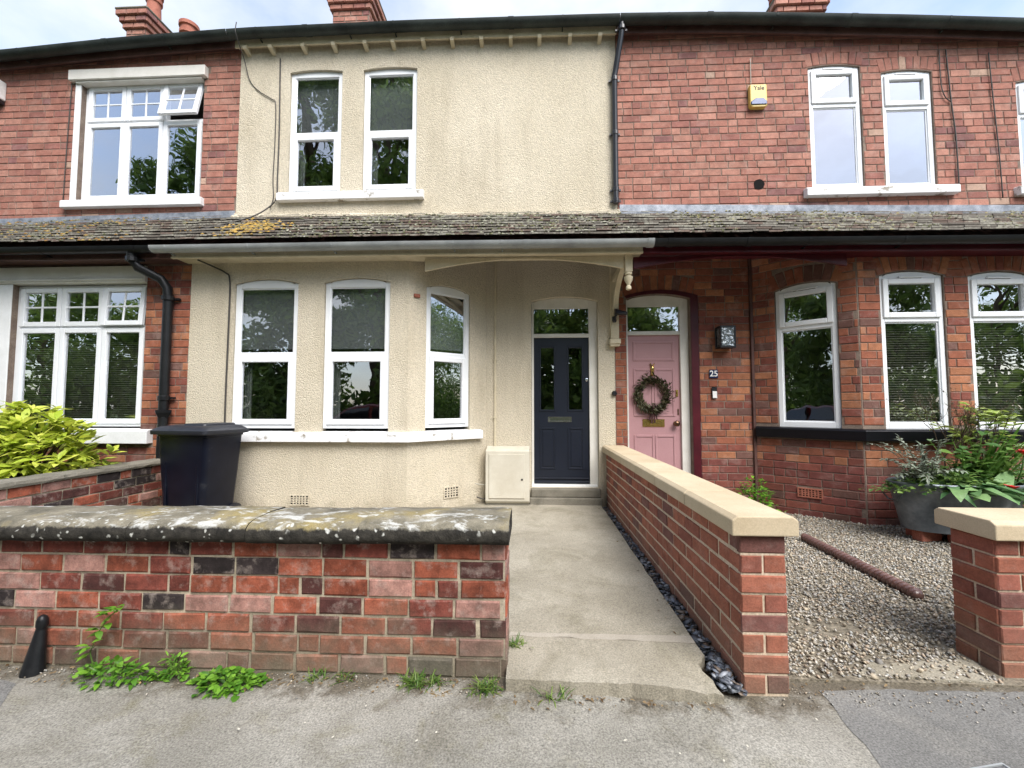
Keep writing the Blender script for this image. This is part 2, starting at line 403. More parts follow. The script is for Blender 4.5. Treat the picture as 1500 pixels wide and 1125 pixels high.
class MB:
    def __init__(s):
        s.v = []; s.f = []; s.t = []
    def add(s, vs, fs, tint=None):
        k = len(s.v)
        s.v += [tuple(v) for v in vs]
        s.f += [tuple(i + k for i in f) for f in fs]
        if tint is not None:
            s.t += [tint] * len(vs)
        return s
    def box(s, x0, x1, y0, y1, z0, z1, tint=None):
        return s.add([(x0, y0, z0), (x1, y0, z0), (x1, y1, z0), (x0, y1, z0), (x0, y0, z1), (x1, y0, z1), (x1, y1, z1), (x0, y1, z1)],
                     [(0, 3, 2, 1), (4, 5, 6, 7), (0, 1, 5, 4), (1, 2, 6, 5), (2, 3, 7, 6), (3, 0, 4, 7)], tint)
    def fbox(s, fr, u0, u1, z0, z1, n0, n1, tint=None):
        """box in a plane, from depth n0 (back) to n1 (front)"""
        a = [fr.p(u, z, n) for n in (n1, n0) for (u, z) in ((u0, z0), (u1, z0), (u1, z1), (u0, z1))]
        return s.add(a, [(0, 1, 2, 3), (7, 6, 5, 4), (0, 4, 5, 1), (1, 5, 6, 2), (2, 6, 7, 3), (3, 7, 4, 0)], tint)
    def fpoly(s, fr, pts, n0, n1):
        """outline in a plane, given thickness"""
        k = len(pts)
        vs = [fr.p(u, z, n1) for u, z in pts] + [fr.p(u, z, n0) for u, z in pts]
        tris = tessellate_polygon([[Vector((u, z, 0)) for u, z in pts]])
        fs = [tuple(t) for t in tris] + [tuple(i + k for i in reversed(t)) for t in tris]
        fs += [(i, i + k, (i + 1) % k + k, (i + 1) % k) for i in range(k)]
        return s.add(vs, fs)
    def tube(s, pts, r, n=8, cap=True, tint=None):
        pts = [Vector(p) for p in pts]
        rs = r if isinstance(r, (list, tuple)) else [r] * len(pts)
        vs = []
        up = Vector((0, 0, 1))
        for i, p in enumerate(pts):
            a = pts[max(i - 1, 0)]; b = pts[min(i + 1, len(pts) - 1)]
            t = (b - a).normalized()
            ref = up if abs(t.z) < 0.9 else Vector((1, 0, 0))
            x = t.cross(ref).normalized(); y = x.cross(t)
            for k in range(n):
                a_ = 2 * math.pi * k / n
                vs.append(p + (x * math.cos(a_) + y * math.sin(a_)) * rs[i])
        fs = []
        for i in range(len(pts) - 1):
            for k in range(n):
                fs.append((i * n + k, i * n + (k + 1) % n, (i + 1) * n + (k + 1) % n, (i + 1) * n + k))
        if cap:
            fs.append(tuple(range(n - 1, -1, -1)))
            fs.append(tuple((len(pts) - 1) * n + k for k in range(n)))
        return s.add(vs, fs, tint)
    def lathe(s, c, prof, n=16, sx=1, sy=1):
        """profile [(r,z)] turned about a vertical axis at c"""
        vs = []
        for r, z in prof:
            for k in range(n):
                a = 2 * math.pi * k / n
                vs.append((c[0] + r * sx * math.cos(a), c[1] + r * sy * math.sin(a), c[2] + z))
        fs = []
        for i in range(len(prof) - 1):
            for k in range(n):
                fs.append((i * n + k, i * n + (k + 1) % n, (i + 1) * n + (k + 1) % n, (i + 1) * n + k))
        fs.append(tuple(range(n - 1, -1, -1)))
        fs.append(tuple((len(prof) - 1) * n + k for k in range(n)))
        return s.add(vs, fs)
    def sweep(s, prof, path, tint=None):
        """profile [(y,z)] carried along path [(x,y,z)] that runs mostly in x"""
        k = len(prof)
        vs = [(x, y + a, z + b) for (x, y, z) in path for a, b in prof]
        fs = []
        for i in range(len(path) - 1):
            for j in range(k):
                fs.append((i * k + j, (i + 1) * k + j, (i + 1) * k + (j + 1) % k, i * k + (j + 1) % k))
        fs.append(tuple(range(k))); fs.append(tuple((len(path) - 1) * k + j for j in reversed(range(k))))
        return s.add(vs, fs, tint)

def place(o, world, parent):
    WLOC[o.name] = Vector(world)
    if parent is not None:
        o.parent = parent
        o.location = Vector(world) - WLOC[parent.name]
    else:
        o.location = world
def obj(name, mb, mat, parent=None, smooth=False, bevel=0.0, seg=1, kind=None, origin=None):
    me = bpy.data.meshes.new(name)
    vs = np.array(mb.v, dtype=float)
    lo, hi = vs.min(0), vs.max(0)
    org = Vector(origin) if origin is not None else Vector(((lo[0] + hi[0]) / 2, (lo[1] + hi[1]) / 2, lo[2]))
    vs = vs - np.array(org)
    me.from_pydata(vs.tolist(), [], mb.f)
    if mb.t:
        at = me.color_attributes.new('tint', 'FLOAT_COLOR', 'POINT')
        at.data.foreach_set('color', np.array([(*t[:3], 1.0) for t in mb.t], dtype=np.float32).ravel())
    bm = bmesh.new(); bm.from_mesh(me)
    bmesh.ops.recalc_face_normals(bm, faces=bm.faces)
    bm.to_mesh(me); bm.free()
    if smooth:
        me.polygons.foreach_set('use_smooth', [True] * len(me.polygons))
    me.materials.append(M[mat] if isinstance(mat, str) else mat)
    o = bpy.data.objects.new(name, me)
    C.objects.link(o)
    place(o, org, parent)
    if bevel:
        b = o.modifiers.new('bevel', 'BEVEL'); b.width = bevel; b.segments = seg; b.limit_method = 'ANGLE'; b.angle_limit = R(40)
    if smooth and bevel == 0:
        pass
    if kind:
        o['kind'] = kind
    return o
def thing(name, label, cat, loc=(0, 0, 0), group=None):
    o = bpy.data.objects.new(name, None)
    o.empty_display_size = 0.2
    C.objects.link(o)
    place(o, loc, None)
    tag(o, label, cat, group)
    return o
def tag(o, label, cat, group=None):
    o['label'] = label; o['category'] = cat
    if group:
        o['group'] = group
    return o
def struct(o):
    o['kind'] = 'structure'
    return o
def smooth_by_angle(o, deg=40):
    me = o.data
    me.polygons.foreach_set('use_smooth', [True] * len(me.polygons))
    bm = bmesh.new(); bm.from_mesh(me)
    for e in bm.edges:
        e.smooth = not (len(e.link_faces) == 2 and e.calc_face_angle(0) > R(deg))
    bm.to_mesh(me); bm.free()
    return o
def lerp(tab, x):
    if x <= tab[0][0]: return tab[0][1]
    for (a, b), (c, d) in zip(tab, tab[1:]):
        if x <= c:
            return b + (d - b) * (x - a) / (c - a)
    return tab[-1][1]
def arch_pts(u0, u1, z1, rise, n=9, rev=False):
    """points of a segmental arch from u1 to u0 with springing z1"""
    w = (u1 - u0) / 2; c = (u0 + u1) / 2
    rad = (w * w + rise * rise) / (2 * rise)
    out = []
    for i in range(n):
        u = u1 + (u0 - u1) * i / (n - 1)
        out.append((u, z1 + math.sqrt(max(rad * rad - (u - c) ** 2, 0)) - (rad - rise)))
    return out
def arch_z(u0, u1, z1, rise, u):
    w = (u1 - u0) / 2; c = (u0 + u1) / 2
    rad = (w * w + rise * rise) / (2 * rise)
    return z1 + math.sqrt(max(rad * rad - (u - c) ** 2, 0)) - (rad - rise)

def hole_poly(h):
    u0, u1, z0, z1, rise = h
    if rise:
        return [(u0, z0), (u1, z0)] + arch_pts(u0, u1, z1, rise)
    return [(u0, z0), (u1, z0), (u1, z1), (u0, z1)]
def wall_sheet(name, fr, outer, holes, mat, parent, depth=0.12):
    """wall face with openings and their reveals"""
    loops = [outer] + [hole_poly(h) for h in holes]
    flat = [p for l in loops for p in l]
    tris = tessellate_polygon([[Vector((u, z, 0)) for u, z in l] for l in loops])
    mb = MB()
    mb.add([fr.p(u, z) for u, z in flat], tris)
    for l in loops[1:] + [outer]:
        k = len(l)
        mb.add([fr.p(u, z) for u, z in l] + [fr.p(u, z, -depth) for u, z in l],
               [(i, (i + 1) % k, (i + 1) % k + k, i + k) for i in range(k)])
    me_o = obj(name, mb, mat, parent)
    return me_o

# ---- bricks
def brick_mesh(w, h, d, seed, ch=0.005, wear=1.0):
    r = random.Random(seed)
    j = lambda a: r.uniform(-a, a) * wear
    me = bpy.data.meshes.new('brick')
    v = []
    for (sx, sz) in ((-1, -1), (1, -1), (1, 1), (-1, 1)):
        v.append((sx * (w / 2 - ch) + j(0.002), 0 + j(0.0012), sz * (h / 2 - ch) + j(0.002)))
    for (sx, sz) in ((-1, -1), (1, -1), (1, 1), (-1, 1)):
        v.append((sx * w / 2 + j(0.0012), ch, sz * h / 2 + j(0.0012)))
    for (sx, sz) in ((-1, -1), (1, -1), (1, 1), (-1, 1)):
        v.append((sx * w / 2, d, sz * h / 2))
    f = [(0, 1, 2, 3)]
    for a in (0, 4):
        for i in range(4):
            k = (i + 1) % 4
            f.append((a + i, a + 4 + i, a + 4 + k, a + k))
    me.from_pydata(v, [], f)
    return me
NOM = {'s': (0.225, 0.08), 'h': (0.105, 0.08)}
BM = {k: [brick_mesh(*NOM[k], 0.03, 10 * i + (k == 's')) for i in range(5)] for k in NOM}
WORN = {k: [brick_mesh(*NOM[k], 0.03, 500 + 10 * i + (k == 's'), 0.006, 1.7) for i in range(5)] for k in NOM}
def mesh_for(mat, src=BM):
    out = {}
    for k in src:
        out[k] = []
        for me in src[k]:
            c = me.copy(); c.materials.append(M[mat]); out[k].append(c)
    return out
class Hole:
    """what interrupts a course: an opening, with the arch over it kept free for its voussoirs"""
    def __init__(s, u0, u1, z0, z1, rise=0, vh=0, extra=0.0):
        s.a = (u0, u1, z0, z1, rise); s.vh = vh; s.e = extra
    def cut(s, z):
        u0, u1, z0, z1, rise = s.a
        if z0 < z < z1 + (rise + s.vh if (rise or s.vh) else 0):
            e = s.e if z > z1 else 0
            return (u0 - e, u1 + e)
        return None
def courses(fr, u0, u1, z0, top, ch, bl, holes, pal, r, header_rows=5, gap=0.009, maxz=None):
    """list of bricks (fr,u,z,w,h,rot,colour) laid in courses; top is a number or a function of u"""
    out = []
    topf = top if callable(top) else (lambda u: top)
    zmax = maxz or max(topf(u0), topf(u1), topf((u0 + u1) / 2))
    i = 0
    z = z0
    while z < zmax - 0.02:
        zc = z + ch / 2
        ivs = sorted(c for c in (h.cut(zc) for h in holes) if c)
        hdr = header_rows and i % header_rows == header_rows - 1
        u = u0 - (r.uniform(0, 0.3) * bl if not hdr else r.uniform(0, .5) * bl) - (bl / 2 if i % 2 else 0)
        while u < u1:
            L = bl * (0.5 if (hdr and r.random() < 0.8) or r.random() < 0.10 else 1.0) + r.uniform(-0.004, 0.004)
            segs = [(max(u, u0), min(u + L, u1))]
            for a, b in ivs:
                ns = []
                for p, q in segs:
                    if b <= p or a >= q: ns.append((p, q)); continue
                    if a > p: ns.append((p, a))
                    if b < q: ns.append((b, q))
                segs = ns
            for p, q in segs:
                if q - p > 0.035 and zc + ch * 0.3 < topf((p + q) / 2):
                    out.append((fr, (p + q) / 2, zc + r.uniform(-.0012, .0012), q - p - gap, ch - gap, r.uniform(-.004, .004), pal(r, zc)))
            u += L
        z += ch; i += 1
    return out
def voussoirs(fr, h, hgt, pal, r, bw=0.085):
    u0, u1, z0, z1, rise = h
    n = max(3, round((u1 - u0 + 0.06) / bw))
    c = (u0 + u1) / 2; w = (u1 - u0) / 2
    rise_ = max(rise, 0.012)
    rad = (w * w + rise_ * rise_) / (2 * rise_)
    a = math.asin(min(1, (w + 0.02) / rad))
    cz = z1 + rise_ - rad
    out = []
    for i in range(n):
        t = -a + 2 * a * (i + .5) / n
        rr = rad + hgt / 2 + 0.006
        out.append((fr, c + rr * math.sin(t), cz + rr * math.cos(t), 2 * a * (rad + 0.4 * hgt) / n - 0.007, hgt - 0.008, t, pal(r, z1)))
    return out
def pal_house(r, z=0):
    t = r.random()
    if t < 0.58: b = (0.335, 0.148, 0.110)
    elif t < 0.80: b = (0.38, 0.185, 0.138)
    elif t < 0.94: b = (0.28, 0.118, 0.094)
    elif t < 0.985: b = (0.22, 0.10, 0.09)
    else: b = (0.42, 0.28, 0.21)
    k = r.uniform(0.9, 1.1)
    return tuple(x * k for x in b)
def pal_orange(r, z=0):
    t = r.random()
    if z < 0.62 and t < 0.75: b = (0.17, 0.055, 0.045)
    elif t < 0.45: b = (0.27, 0.095, 0.055)
    elif t < 0.66: b = (0.36, 0.15, 0.078)
    elif t < 0.9: b = (0.20, 0.064, 0.046)
    else: b = (0.15, 0.075, 0.06)
    k = r.uniform(0.85, 1.13)
    return tuple(x * k for x in b)
def pal_old(r, z=0):
    t = r.random()
    if t < 0.36: b = (0.26, 0.074, 0.042)
    elif t < 0.58: b = (0.17, 0.047, 0.034)
    elif t < 0.74: b = (0.31, 0.165, 0.135)
    elif t < 0.90: b = (0.08, 0.030, 0.026)
    else: b = (0.032, 0.024, 0.024)
    k = r.uniform(0.75, 1.25)
    return tuple(x * k for x in b)
def pal_new(r, z=0):
    t = r.random()
    if t < 0.6: b = (0.295, 0.105, 0.066)
    elif t < 0.86: b = (0.245, 0.086, 0.06)
    else: b = (0.165, 0.072, 0.06)
    k = r.uniform(0.9, 1.1)
    return tuple(x * k for x in b)

CF = Vector((-math.sin(YAW) * math.cos(PITCH), math.cos(YAW) * math.cos(PITCH), math.sin(PITCH)))
def seen(p):
    """depth and whether a point is near the photograph's field"""
    d = Vector(p) - CAM
    z = d.dot(CF)
    if z <= 0.1: return 0
    x = d.dot(Vector((math.cos(YAW), math.sin(YAW), 0)))
    return (1.0 if abs(x / z) < 1.24 else 0.0), z
def lay(bricks, parent_of, mats, joined_mat, limit=300, proud=0.006, d=0.03, joined_parent=None):
    """the bricks that show largest become objects, the rest one mesh"""
    sc = []
    for i, b in enumerate(bricks):
        v = seen(b[0].p(b[1], b[2]))
        sc.append(((v[0] if v else 0) * b[3] * b[4] / (v[1] ** 2 if v else 1), i))
    sc.sort(reverse=True)
    own = set(i for s, i in sc[:limit] if s > 0)
    mb = MB()
    for i, (fr, u, z, w, h, rot, col) in enumerate(bricks):
        k = 's' if w > 0.15 else 'h'
        me = mats[k][i % 5]
        pr = proud + rnd.uniform(-0.002, 0.0025)
        if i in own:
            o = bpy.data.objects.new('brick', me)
            C.objects.link(o)
            o.color = (*col, 1)
            place(o, fr.p(u, z, pr), parent_of(fr))
            o.rotation_euler = (0, rot, fr.yaw)
            o.scale = (w / NOM[k][0], d / 0.03, h / NOM[k][1])
        else:
            T = Matrix.Translation(fr.p(u, z, pr)) @ Euler((0, rot, fr.yaw)).to_matrix().to_4x4() @ Matrix.Diagonal((w / NOM[k][0], d / 0.03, h / NOM[k][1], 1))
            mb.add([T @ v.co for v in me.vertices], [tuple(p.vertices) for p in me.polygons], col)
    if mb.v:
        o = obj('brickwork', mb, joined_mat, joined_parent, kind='stuff')
        return o

# ---- windows
def ring(mb, fr, u0, u1, z0, z1, w, n0, n1, wb=None, wt=None):
    wb = wb or w; wt = wt or w
    mb.fbox(fr, u0, u0 + w, z0, z1, n0, n1)
    mb.fbox(fr, u1 - w, u1, z0, z1, n0, n1)
    mb.fbox(fr, u0 + w, u1 - w, z0, z0 + wb, n0, n1 - 0.0005)
    mb.fbox(fr, u0 + w, u1 - w, z1 - wt, z1, n0, n1 - 0.0005)
def pane(fr, u0, u1, z0, z1, n, parent):
    mb = MB(); mb.fbox(fr, u0, u1, z0, z1, n - 0.006, n)
    return obj('pane', mb, 'glass', parent)
def sash_window(house, fr, u0, u1, z0, z1, rise, zt, blind=None, n=-0.022):
    """fixed light over a hung casement, segmental head"""
    mb = MB()
    w = 0.055
    mb.fbox(fr, u0, u0 + w, z0, z1, n - 0.06, n); mb.fbox(fr, u1 - w, u1, z0, z1, n - 0.06, n)
    mb.fpoly(fr, [(u0 + w, z1 - 0.05), (u1 - w, z1 - 0.05)] + [(min(max(a, u0 + w), u1 - w), b) for a, b in arch_pts(u0, u1, z1, rise)], n - 0.06, n - 0.001)
    mb.fpoly(fr, [(u0, z1), (u0 + w, z1), (u0 + w, arch_z(u0, u1, z1, rise, u0 + w))], n - 0.06, n)
    mb.fpoly(fr, [(u1 - w, z1), (u1, z1), (u1 - w, arch_z(u0, u1, z1, rise, u1 - w))], n - 0.06, n)
    mb.fbox(fr, u0 + w, u1 - w, z0, z0 + 0.055, n - 0.06, n - 0.001)
    mb.fbox(fr, u0 + w, u1 - w, zt - 0.028, zt + 0.028, n - 0.06, n - 0.001)
    # glazing bead of the top light
    bd = MB(); ring(bd, fr, u0 + w, u1 - w, zt + 0.028, z1 - 0.05, 0.012, n - 0.04, n - 0.014)
    win = obj('window', mb, 'upvc', house, bevel=0.004)
    obj('bead', bd, 'upvc', win)
    pane(fr, u0 + w + .006, u1 - w - .006, zt + 0.03, z1 - 0.052, n - 0.022, win)
    sb = MB(); s0, s1 = u0 + w - 0.012, u1 - w + 0.012
    ring(sb, fr, s0, s1, z0 + 0.045, zt - 0.018, 0.062, n - 0.03, n + 0.018)
    ss = obj('sash', sb, 'upvc', win, bevel=0.007, seg=2)
    pane(fr, s0 + .058, s1 - .058, z0 + 0.045 + 0.058, zt - 0.018 - 0.058, n - 0.012, win)
    if blind:
        b = MB(); b.fbox(fr, u0 + 0.02, u1 - 0.02, z1 - (z1 - zt) * blind, z1 - 0.01, n - 0.085, n - 0.08)
        b.fbox(fr, u0 + 0.02, u1 - 0.02, z1 - (z1 - zt) * blind - 0.02, z1 - (z1 - zt) * blind, n - 0.092, n - 0.074)
        obj('blind', b, 'blind', win)
    cu = MB(); uu = u0 + 0.075
    for q in range(5): cu.fbox(fr, uu + q * 0.016, uu + q * 0.016 + 0.013, z0 + 0.03, zt, n - 0.12 - 0.008 * (q % 2), n - 0.105 - 0.008 * (q % 2))
    obj('curtain', cu, 'blind', win)
    return win
def hopper_window(house, fr, u0, u1, z0, z1, rise, zt, slats=False, n=-0.02):
    """small top-hung vent over a large fixed light, segmental head, trickle vent"""
    mb = MB(); w = 0.05
    mb.fbox(fr, u0, u0 + w, z0, z1, n - 0.06, n); mb.fbox(fr, u1 - w, u1, z0, z1, n - 0.06, n)
    mb.fpoly(fr, [(u0 + w, z1 - 0.04), (u1 - w, z1 - 0.04)] + [(min(max(a, u0 + w), u1 - w), b) for a, b in arch_pts(u0, u1, z1, rise)], n - 0.06, n - 0.001)
    mb.fpoly(fr, [(u0, z1), (u0 + w, z1), (u0 + w, arch_z(u0, u1, z1, rise, u0 + w))], n - 0.06, n)
    mb.fpoly(fr, [(u1 - w, z1), (u1, z1), (u1 - w, arch_z(u0, u1, z1, rise, u1 - w))], n - 0.06, n)
    mb.fbox(fr, u0 + w, u1 - w, z0, z0 + 0.065, n - 0.06, n - 0.001)
    mb.fbox(fr, u0 + w, u1 - w, zt - 0.03, zt + 0.03, n - 0.06, n - 0.001)
    win = obj('window', mb, 'upvc', house, bevel=0.004)
    bd = MB(); ring(bd, fr, u0 + w, u1 - w, z0 + 0.065, zt - 0.03, 0.014, n - 0.04, n - 0.014)
    obj('bead', bd, 'upvc', win)
    pane(fr, u0 + w + .006, u1 - w - .006, z0 + 0.07, zt - 0.034, n - 0.022, win)
    sb = MB(); s0, s1 = u0 + w - 0.016, u1 - w + 0.016
    ring(sb, fr, s0, s1, zt + 0.016, z1 - 0.03, 0.058, n - 0.03, n + 0.02)
    obj('sash', sb, 'upvc', win, bevel=0.007, seg=2)
    pane(fr, s0 + .054, s1 - .054, zt + 0.07, z1 - 0.084, n - 0.012, win)
    tv = MB(); c = (u0 + u1) / 2
    tv.fbox(fr, c - 0.13, c + 0.13, z1 - 0.026, z1 - 0.006, n, n + 0.022)
    obj('trickle_vent', tv, 'upvc', win, bevel=0.003)
    obj('slot_shade_bar', MB().fbox(fr, c - 0.11, c + 0.11, z1 - 0.03, z1 - 0.0262, n, n + 0.019), 'shade_black', win)  # black bar: the shade of the slot put into its colour
    if slats:
        b = MB()
        z = z0 + 0.06
        while z < zt + 0.0:
            b.add([fr.p(u0 + 0.03, z, n - 0.075), fr.p(u1 - 0.03, z, n - 0.075), fr.p(u1 - 0.03, z + 0.013, n - 0.098), fr.p(u0 + 0.03, z + 0.013, n - 0.098)], [(0, 1, 2, 3)])
            z += 0.027
        obj('venetian_blind', b, 'slat', win)
    return win
def cottage_window(house, fr, u0, u1, z0, z1, zt, open_last, slats=False, n=-0.06):
    """three lights: each a casement under a small four-pane top light; one top light may stand open"""
    mb = MB(); ring(mb, fr, u0, u1, z0, z1, 0.05, n - 0.07, n)
    W = (u1 - u0 - 0.1) / 3
    for k in (1, 2):
        uu = u0 + 0.05 + W * k
        mb.fbox(fr, uu - 0.022, uu + 0.022, z0 + 0.05, z1 - 0.05, n - 0.07, n - 0.001)
    for k in range(3):
        a = u0 + 0.05 + W * k + (0.022 if k else 0); b = u0 + 0.05 + W * (k + 1) - (0.022 if k < 2 else 0)
        mb.fbox(fr, a, b, zt - 0.025, zt + 0.025, n - 0.07, n - 0.002)
    win = obj('window', mb, 'upvc', house, bevel=0.004)
    for k in range(3):
        a = u0 + 0.05 + W * k + 0.004; b = a + W - 0.008
        s = MB(); ring(s, fr, a, b, z0 + 0.035, zt - 0.012, 0.058, n - 0.02, n + 0.022)
        obj('sash', s, 'upvc', win, bevel=0.007, seg=2)
        pane(fr, a + .054, b - .054, z0 + 0.085, zt - 0.062, n - 0.005, win)
        t = MB(); ring(t, fr, a, b, zt + 0.012, z1 - 0.03, 0.058, n - 0.02, n + 0.022)
        c = (a + b) / 2; zm = (zt + 0.012 + z1 - 0.03) / 2
        t.fbox(fr, c - 0.011, c + 0.011, zt + 0.06, z1 - 0.08, n - 0.008, n + 0.006)
        t.fbox(fr, a + 0.05, b - 0.05, zm - 0.011, zm + 0.011, n - 0.008, n + 0.005)
        g = MB(); g.fbox(fr, a + .054, b - .054, zt + 0.066, z1 - 0.084, n - 0.008, n - 0.003)
        if k == 2 and open_last:
            # swung out at the bottom about its top edge
            piv = Vector(fr.p(c, z1 - 0.03, n)); ang = R(open_last)
            ax = Vector((fr.d[0], fr.d[1], 0))
            Rm = Matrix.Translation(piv) @ Matrix.Rotation(-ang, 4, ax) @ Matrix.Translation(-piv)
            for q in (t, g):
                q.v = [tuple(Rm @ Vector(v)) for v in q.v]
        ts = obj('top_light', t, 'upvc', win, bevel=0.005)
        obj('pane', g, 'glass', win)
    if slats:
        bl = MB(); z = z0 + 0.06
        while z < zt:
            bl.add([fr.p(u0 + 0.05, z, n - 0.085), fr.p(u1 - 0.05, z, n - 0.085), fr.p(u1 - 0.05, z + 0.013, n - 0.108), fr.p(u0 + 0.05, z + 0.013, n - 0.108)], [(0, 1, 2, 3)])
            z += 0.027
        obj('venetian_blind', bl, 'slat', win)
    return win
def room(house, x0, x1, y0, y1, z0, z1):
    """a plain room behind the glass: back wall, side walls, floor and ceiling"""
    mb = MB()
    mb.add([(x0, y0, z0), (x1, y0, z0), (x1, y1, z0), (x0, y1, z0), (x0, y0, z1), (x1, y0, z1), (x1, y1, z1), (x0, y1, z1)],
           [(0, 1, 2, 3), (4, 7, 6, 5), (1, 5, 6, 2), (2, 6, 7, 3), (3, 7, 4, 0)])
    return obj('room', mb, 'dark_room', house)
#@@SETTING
# ------------------------------------------------------------------ the setting: ground, road, pavement, yards
def sheet(name, x0, x1, y0, y1, z, th, mat):
    return struct(obj(name, MB().box(x0, x1, y0, y1, z - th, z), mat))
g = MB().add([(-400, -400, -0.16), (400, -400, -0.16), (400, 400, -0.16), (-400, 400, -0.16)], [(0, 1, 2, 3)])
struct(obj('ground', g, 'grass_ground'))
sheet('road', -60, 60, -7.6, -0.98, -0.11, 0.04, 'road')
sheet('kerb', -60, 60, -0.98, -0.84, 0.005, 0.15, 'concrete_dirty')
# the pavement is uneven: a fine grid with gentle hollows
def grid_sheet(name, x0, x1, y0, y1, nx, ny, zf, mat, skirt=0.14):
    mb = MB(); vs = []
    for j in range(ny + 1):
        for i in range(nx + 1):
            x = x0 + (x1 - x0) * i / nx; y = y0 + (y1 - y0) * j / ny
            vs.append((x, y, zf(x, y)))
    fs = [(j * (nx + 1) + i, j * (nx + 1) + i + 1, (j + 1) * (nx + 1) + i + 1, (j + 1) * (nx + 1) + i) for j in range(ny) for i in range(nx)]
    mb.add(vs, fs)
    loop = [i for i in range(nx + 1)] + [(j + 1) * (nx + 1) - 1 for j in range(1, ny + 1)] + [ny * (nx + 1) + i for i in range(nx - 1, -1, -1)] + [j * (nx + 1) for j in range(ny - 1, 0, -1)]
    k = len(loop)
    mb.add([vs[i] for i in loop] + [(vs[i][0], vs[i][1], vs[i][2] - skirt) for i in loop], [(i, i + k, (i + 1) % k + k, (i + 1) % k) for i in range(k)])
    return struct(smooth_by_angle(obj(name, mb, mat), 50))
def zpav(x, y):
    return 0.004 * math.sin(2.1 * x + 1.3 * y) + 0.003 * math.sin(5.3 * x - 3.1 * y + 1)
def zpave(x, y):
    return zpav(x, y) if -6 < x < 6 else 0.0
grid_sheet('pavement', -12, 12, -0.838, 2.13, 160, 40, zpave, 'pavement')
def patch(name, pts, mat, dz=0.002):
    """a relaid patch of pavement, with a wavering edge"""
    out = []
    for (a, b), (c, d) in zip(pts, pts[1:] + pts[:1]):
        n = max(2, int(math.hypot(c - a, d - b) / 0.06))
        for i in range(n):
            t = i / n
            j = 0.012 if 0 < i else 0
            out.append((a + (c - a) * t + rnd.uniform(-j, j), b + (d - b) * t + rnd.uniform(-j, j)))
    vs = []
    tris = tessellate_polygon([[Vector((x, y, 0)) for x, y in out]])
    bm = bmesh.new()
    bv = [bm.verts.new((x, y, 0)) for x, y in out]
    for t in tris:
        try: bm.faces.new([bv[i] for i in t])
        except ValueError: pass
    bmesh.ops.subdivide_edges(bm, edges=[e for e in bm.edges if e.calc_length() > 0.3], cuts=4, use_grid_fill=True)
    bmesh.ops.triangulate(bm, faces=bm.faces)
    bm.verts.index_update()
    mb = MB().add([(v.co.x, v.co.y, zpave(v.co.x, v.co.y) + dz) for v in bm.verts], [tuple(v.index for v in f.verts) for f in bm.faces])
    bm.free()
    return struct(obj(name, mb, mat))
patch('asphalt_patch', [(1.31, 2.06), (1.28, 1.75), (1.22, 1.4), (1.15, 0.6), (1.9, 0.3), (3.6, 0.3), (4.6, 0.6), (4.6, 2.09), (2.2, 2.09), (1.9, 2.085)], 'asphalt')
patch('asphalt_patch', [(-2.42, 1.93), (-2.3, 1.78), (-2.55, 1.4), (-3.0, 1.35), (-4.2, 1.4), (-4.2, 2.02), (-2.7, 2.02)], 'asphalt')

# the concrete path to the navy door, with its ramped and mended front
def zpath(x, y):
    s = 0.065 if y > 2.36 else 0.065 - (2.36 - y) * 0.06
    return s + 0.003 * math.sin(7 * x + 4 * y)
def slab(name, outline, mat, zf, base=-0.1, cell=0.09):
    xs = [p[0] for p in outline]; ys = [p[1] for p in outline]
    mb = MB(); k = len(outline)
    tris = tessellate_polygon([[Vector((x, y, 0)) for x, y in outline]])
    mb.add([(x, y, zf(x, y)) for x, y in outline], tris)
    mb.add([(x, y, zf(x, y)) for x, y in outline] + [(x, y, base) for x, y in outline], [(i, i + k, (i + 1) % k + k, (i + 1) % k) for i in range(k)])
    return struct(obj(name, mb, mat))
def wob(a, b, n, j, r=random.Random(3)):
    return [(a[0] + (b[0] - a[0]) * i / n + (r.uniform(-j, j) if i else 0), a[1] + (b[1] - a[1]) * i / n + (r.uniform(-j, j) if i else 0)) for i in range(n)]
ol = wob((-0.122, 2.365), (0.85, 2.375), 14, 0.006) + wob((0.85, 2.375), (0.862, 5.42), 24, 0.006) + [(0.862, 5.42), (-0.122, 5.42)]
slab('path', ol, 'concrete', lambda x, y: 0.066)
ol = wob((-0.122, 2.335), (0.85, 2.30), 18, 0.008) + wob((0.85, 2.30), (0.85, 2.374), 2, 0.0) + [(0.85, 2.372), (-0.122, 2.362)]
slab('path_mortar_seam', ol, 'concrete_edge', lambda x, y: 0.068)
ol = wob((-0.122, 1.985), (0.60, 1.972), 14, 0.007) + wob((0.60, 1.972), (0.84, 1.955), 6, 0.012) + wob((0.84, 1.955), (0.80, 2.14), 4, 0.012) + wob((0.80, 2.14), (0.855, 2.2), 3, 0.008) + wob((0.855, 2.2), (0.85, 2.298), 2, 0.0) + wob((0.85, 2.298), (-0.122, 2.333), 4, 0.0) + [(-0.122, 2.333)]
ap = slab('path_apron', ol, 'concrete', lambda x, y: 0.066 - max(0, 2.30 - y) * 0.025 - max(0, x - 0.55) * max(0, 2.2 - y) * 0.35)
sheet('front_yard', -4.2, -0.1222, 2.29, 5.42, 0.0655, 0.16, 'concrete')
sheet('planting_bed', -9, -4.42, 2.29, 4.8, 0.05, 0.15, 'soil')
sheet('gravel_bed', 1.15, 8.5, 2.12, 5.6, 0.012, 0.12, 'gravel_base')
# worn mortar strip where the gravel meets the pavement
ol = wob((1.56, 2.155), (2.16, 2.13), 12, 0.02) + wob((2.16, 2.13), (2.22, 2.30), 3, 0.01) + wob((2.22, 2.3), (1.62, 2.26), 10, 0.03)
slab('threshold_strip', ol, 'concrete', lambda x, y: 0.021, 0.0)

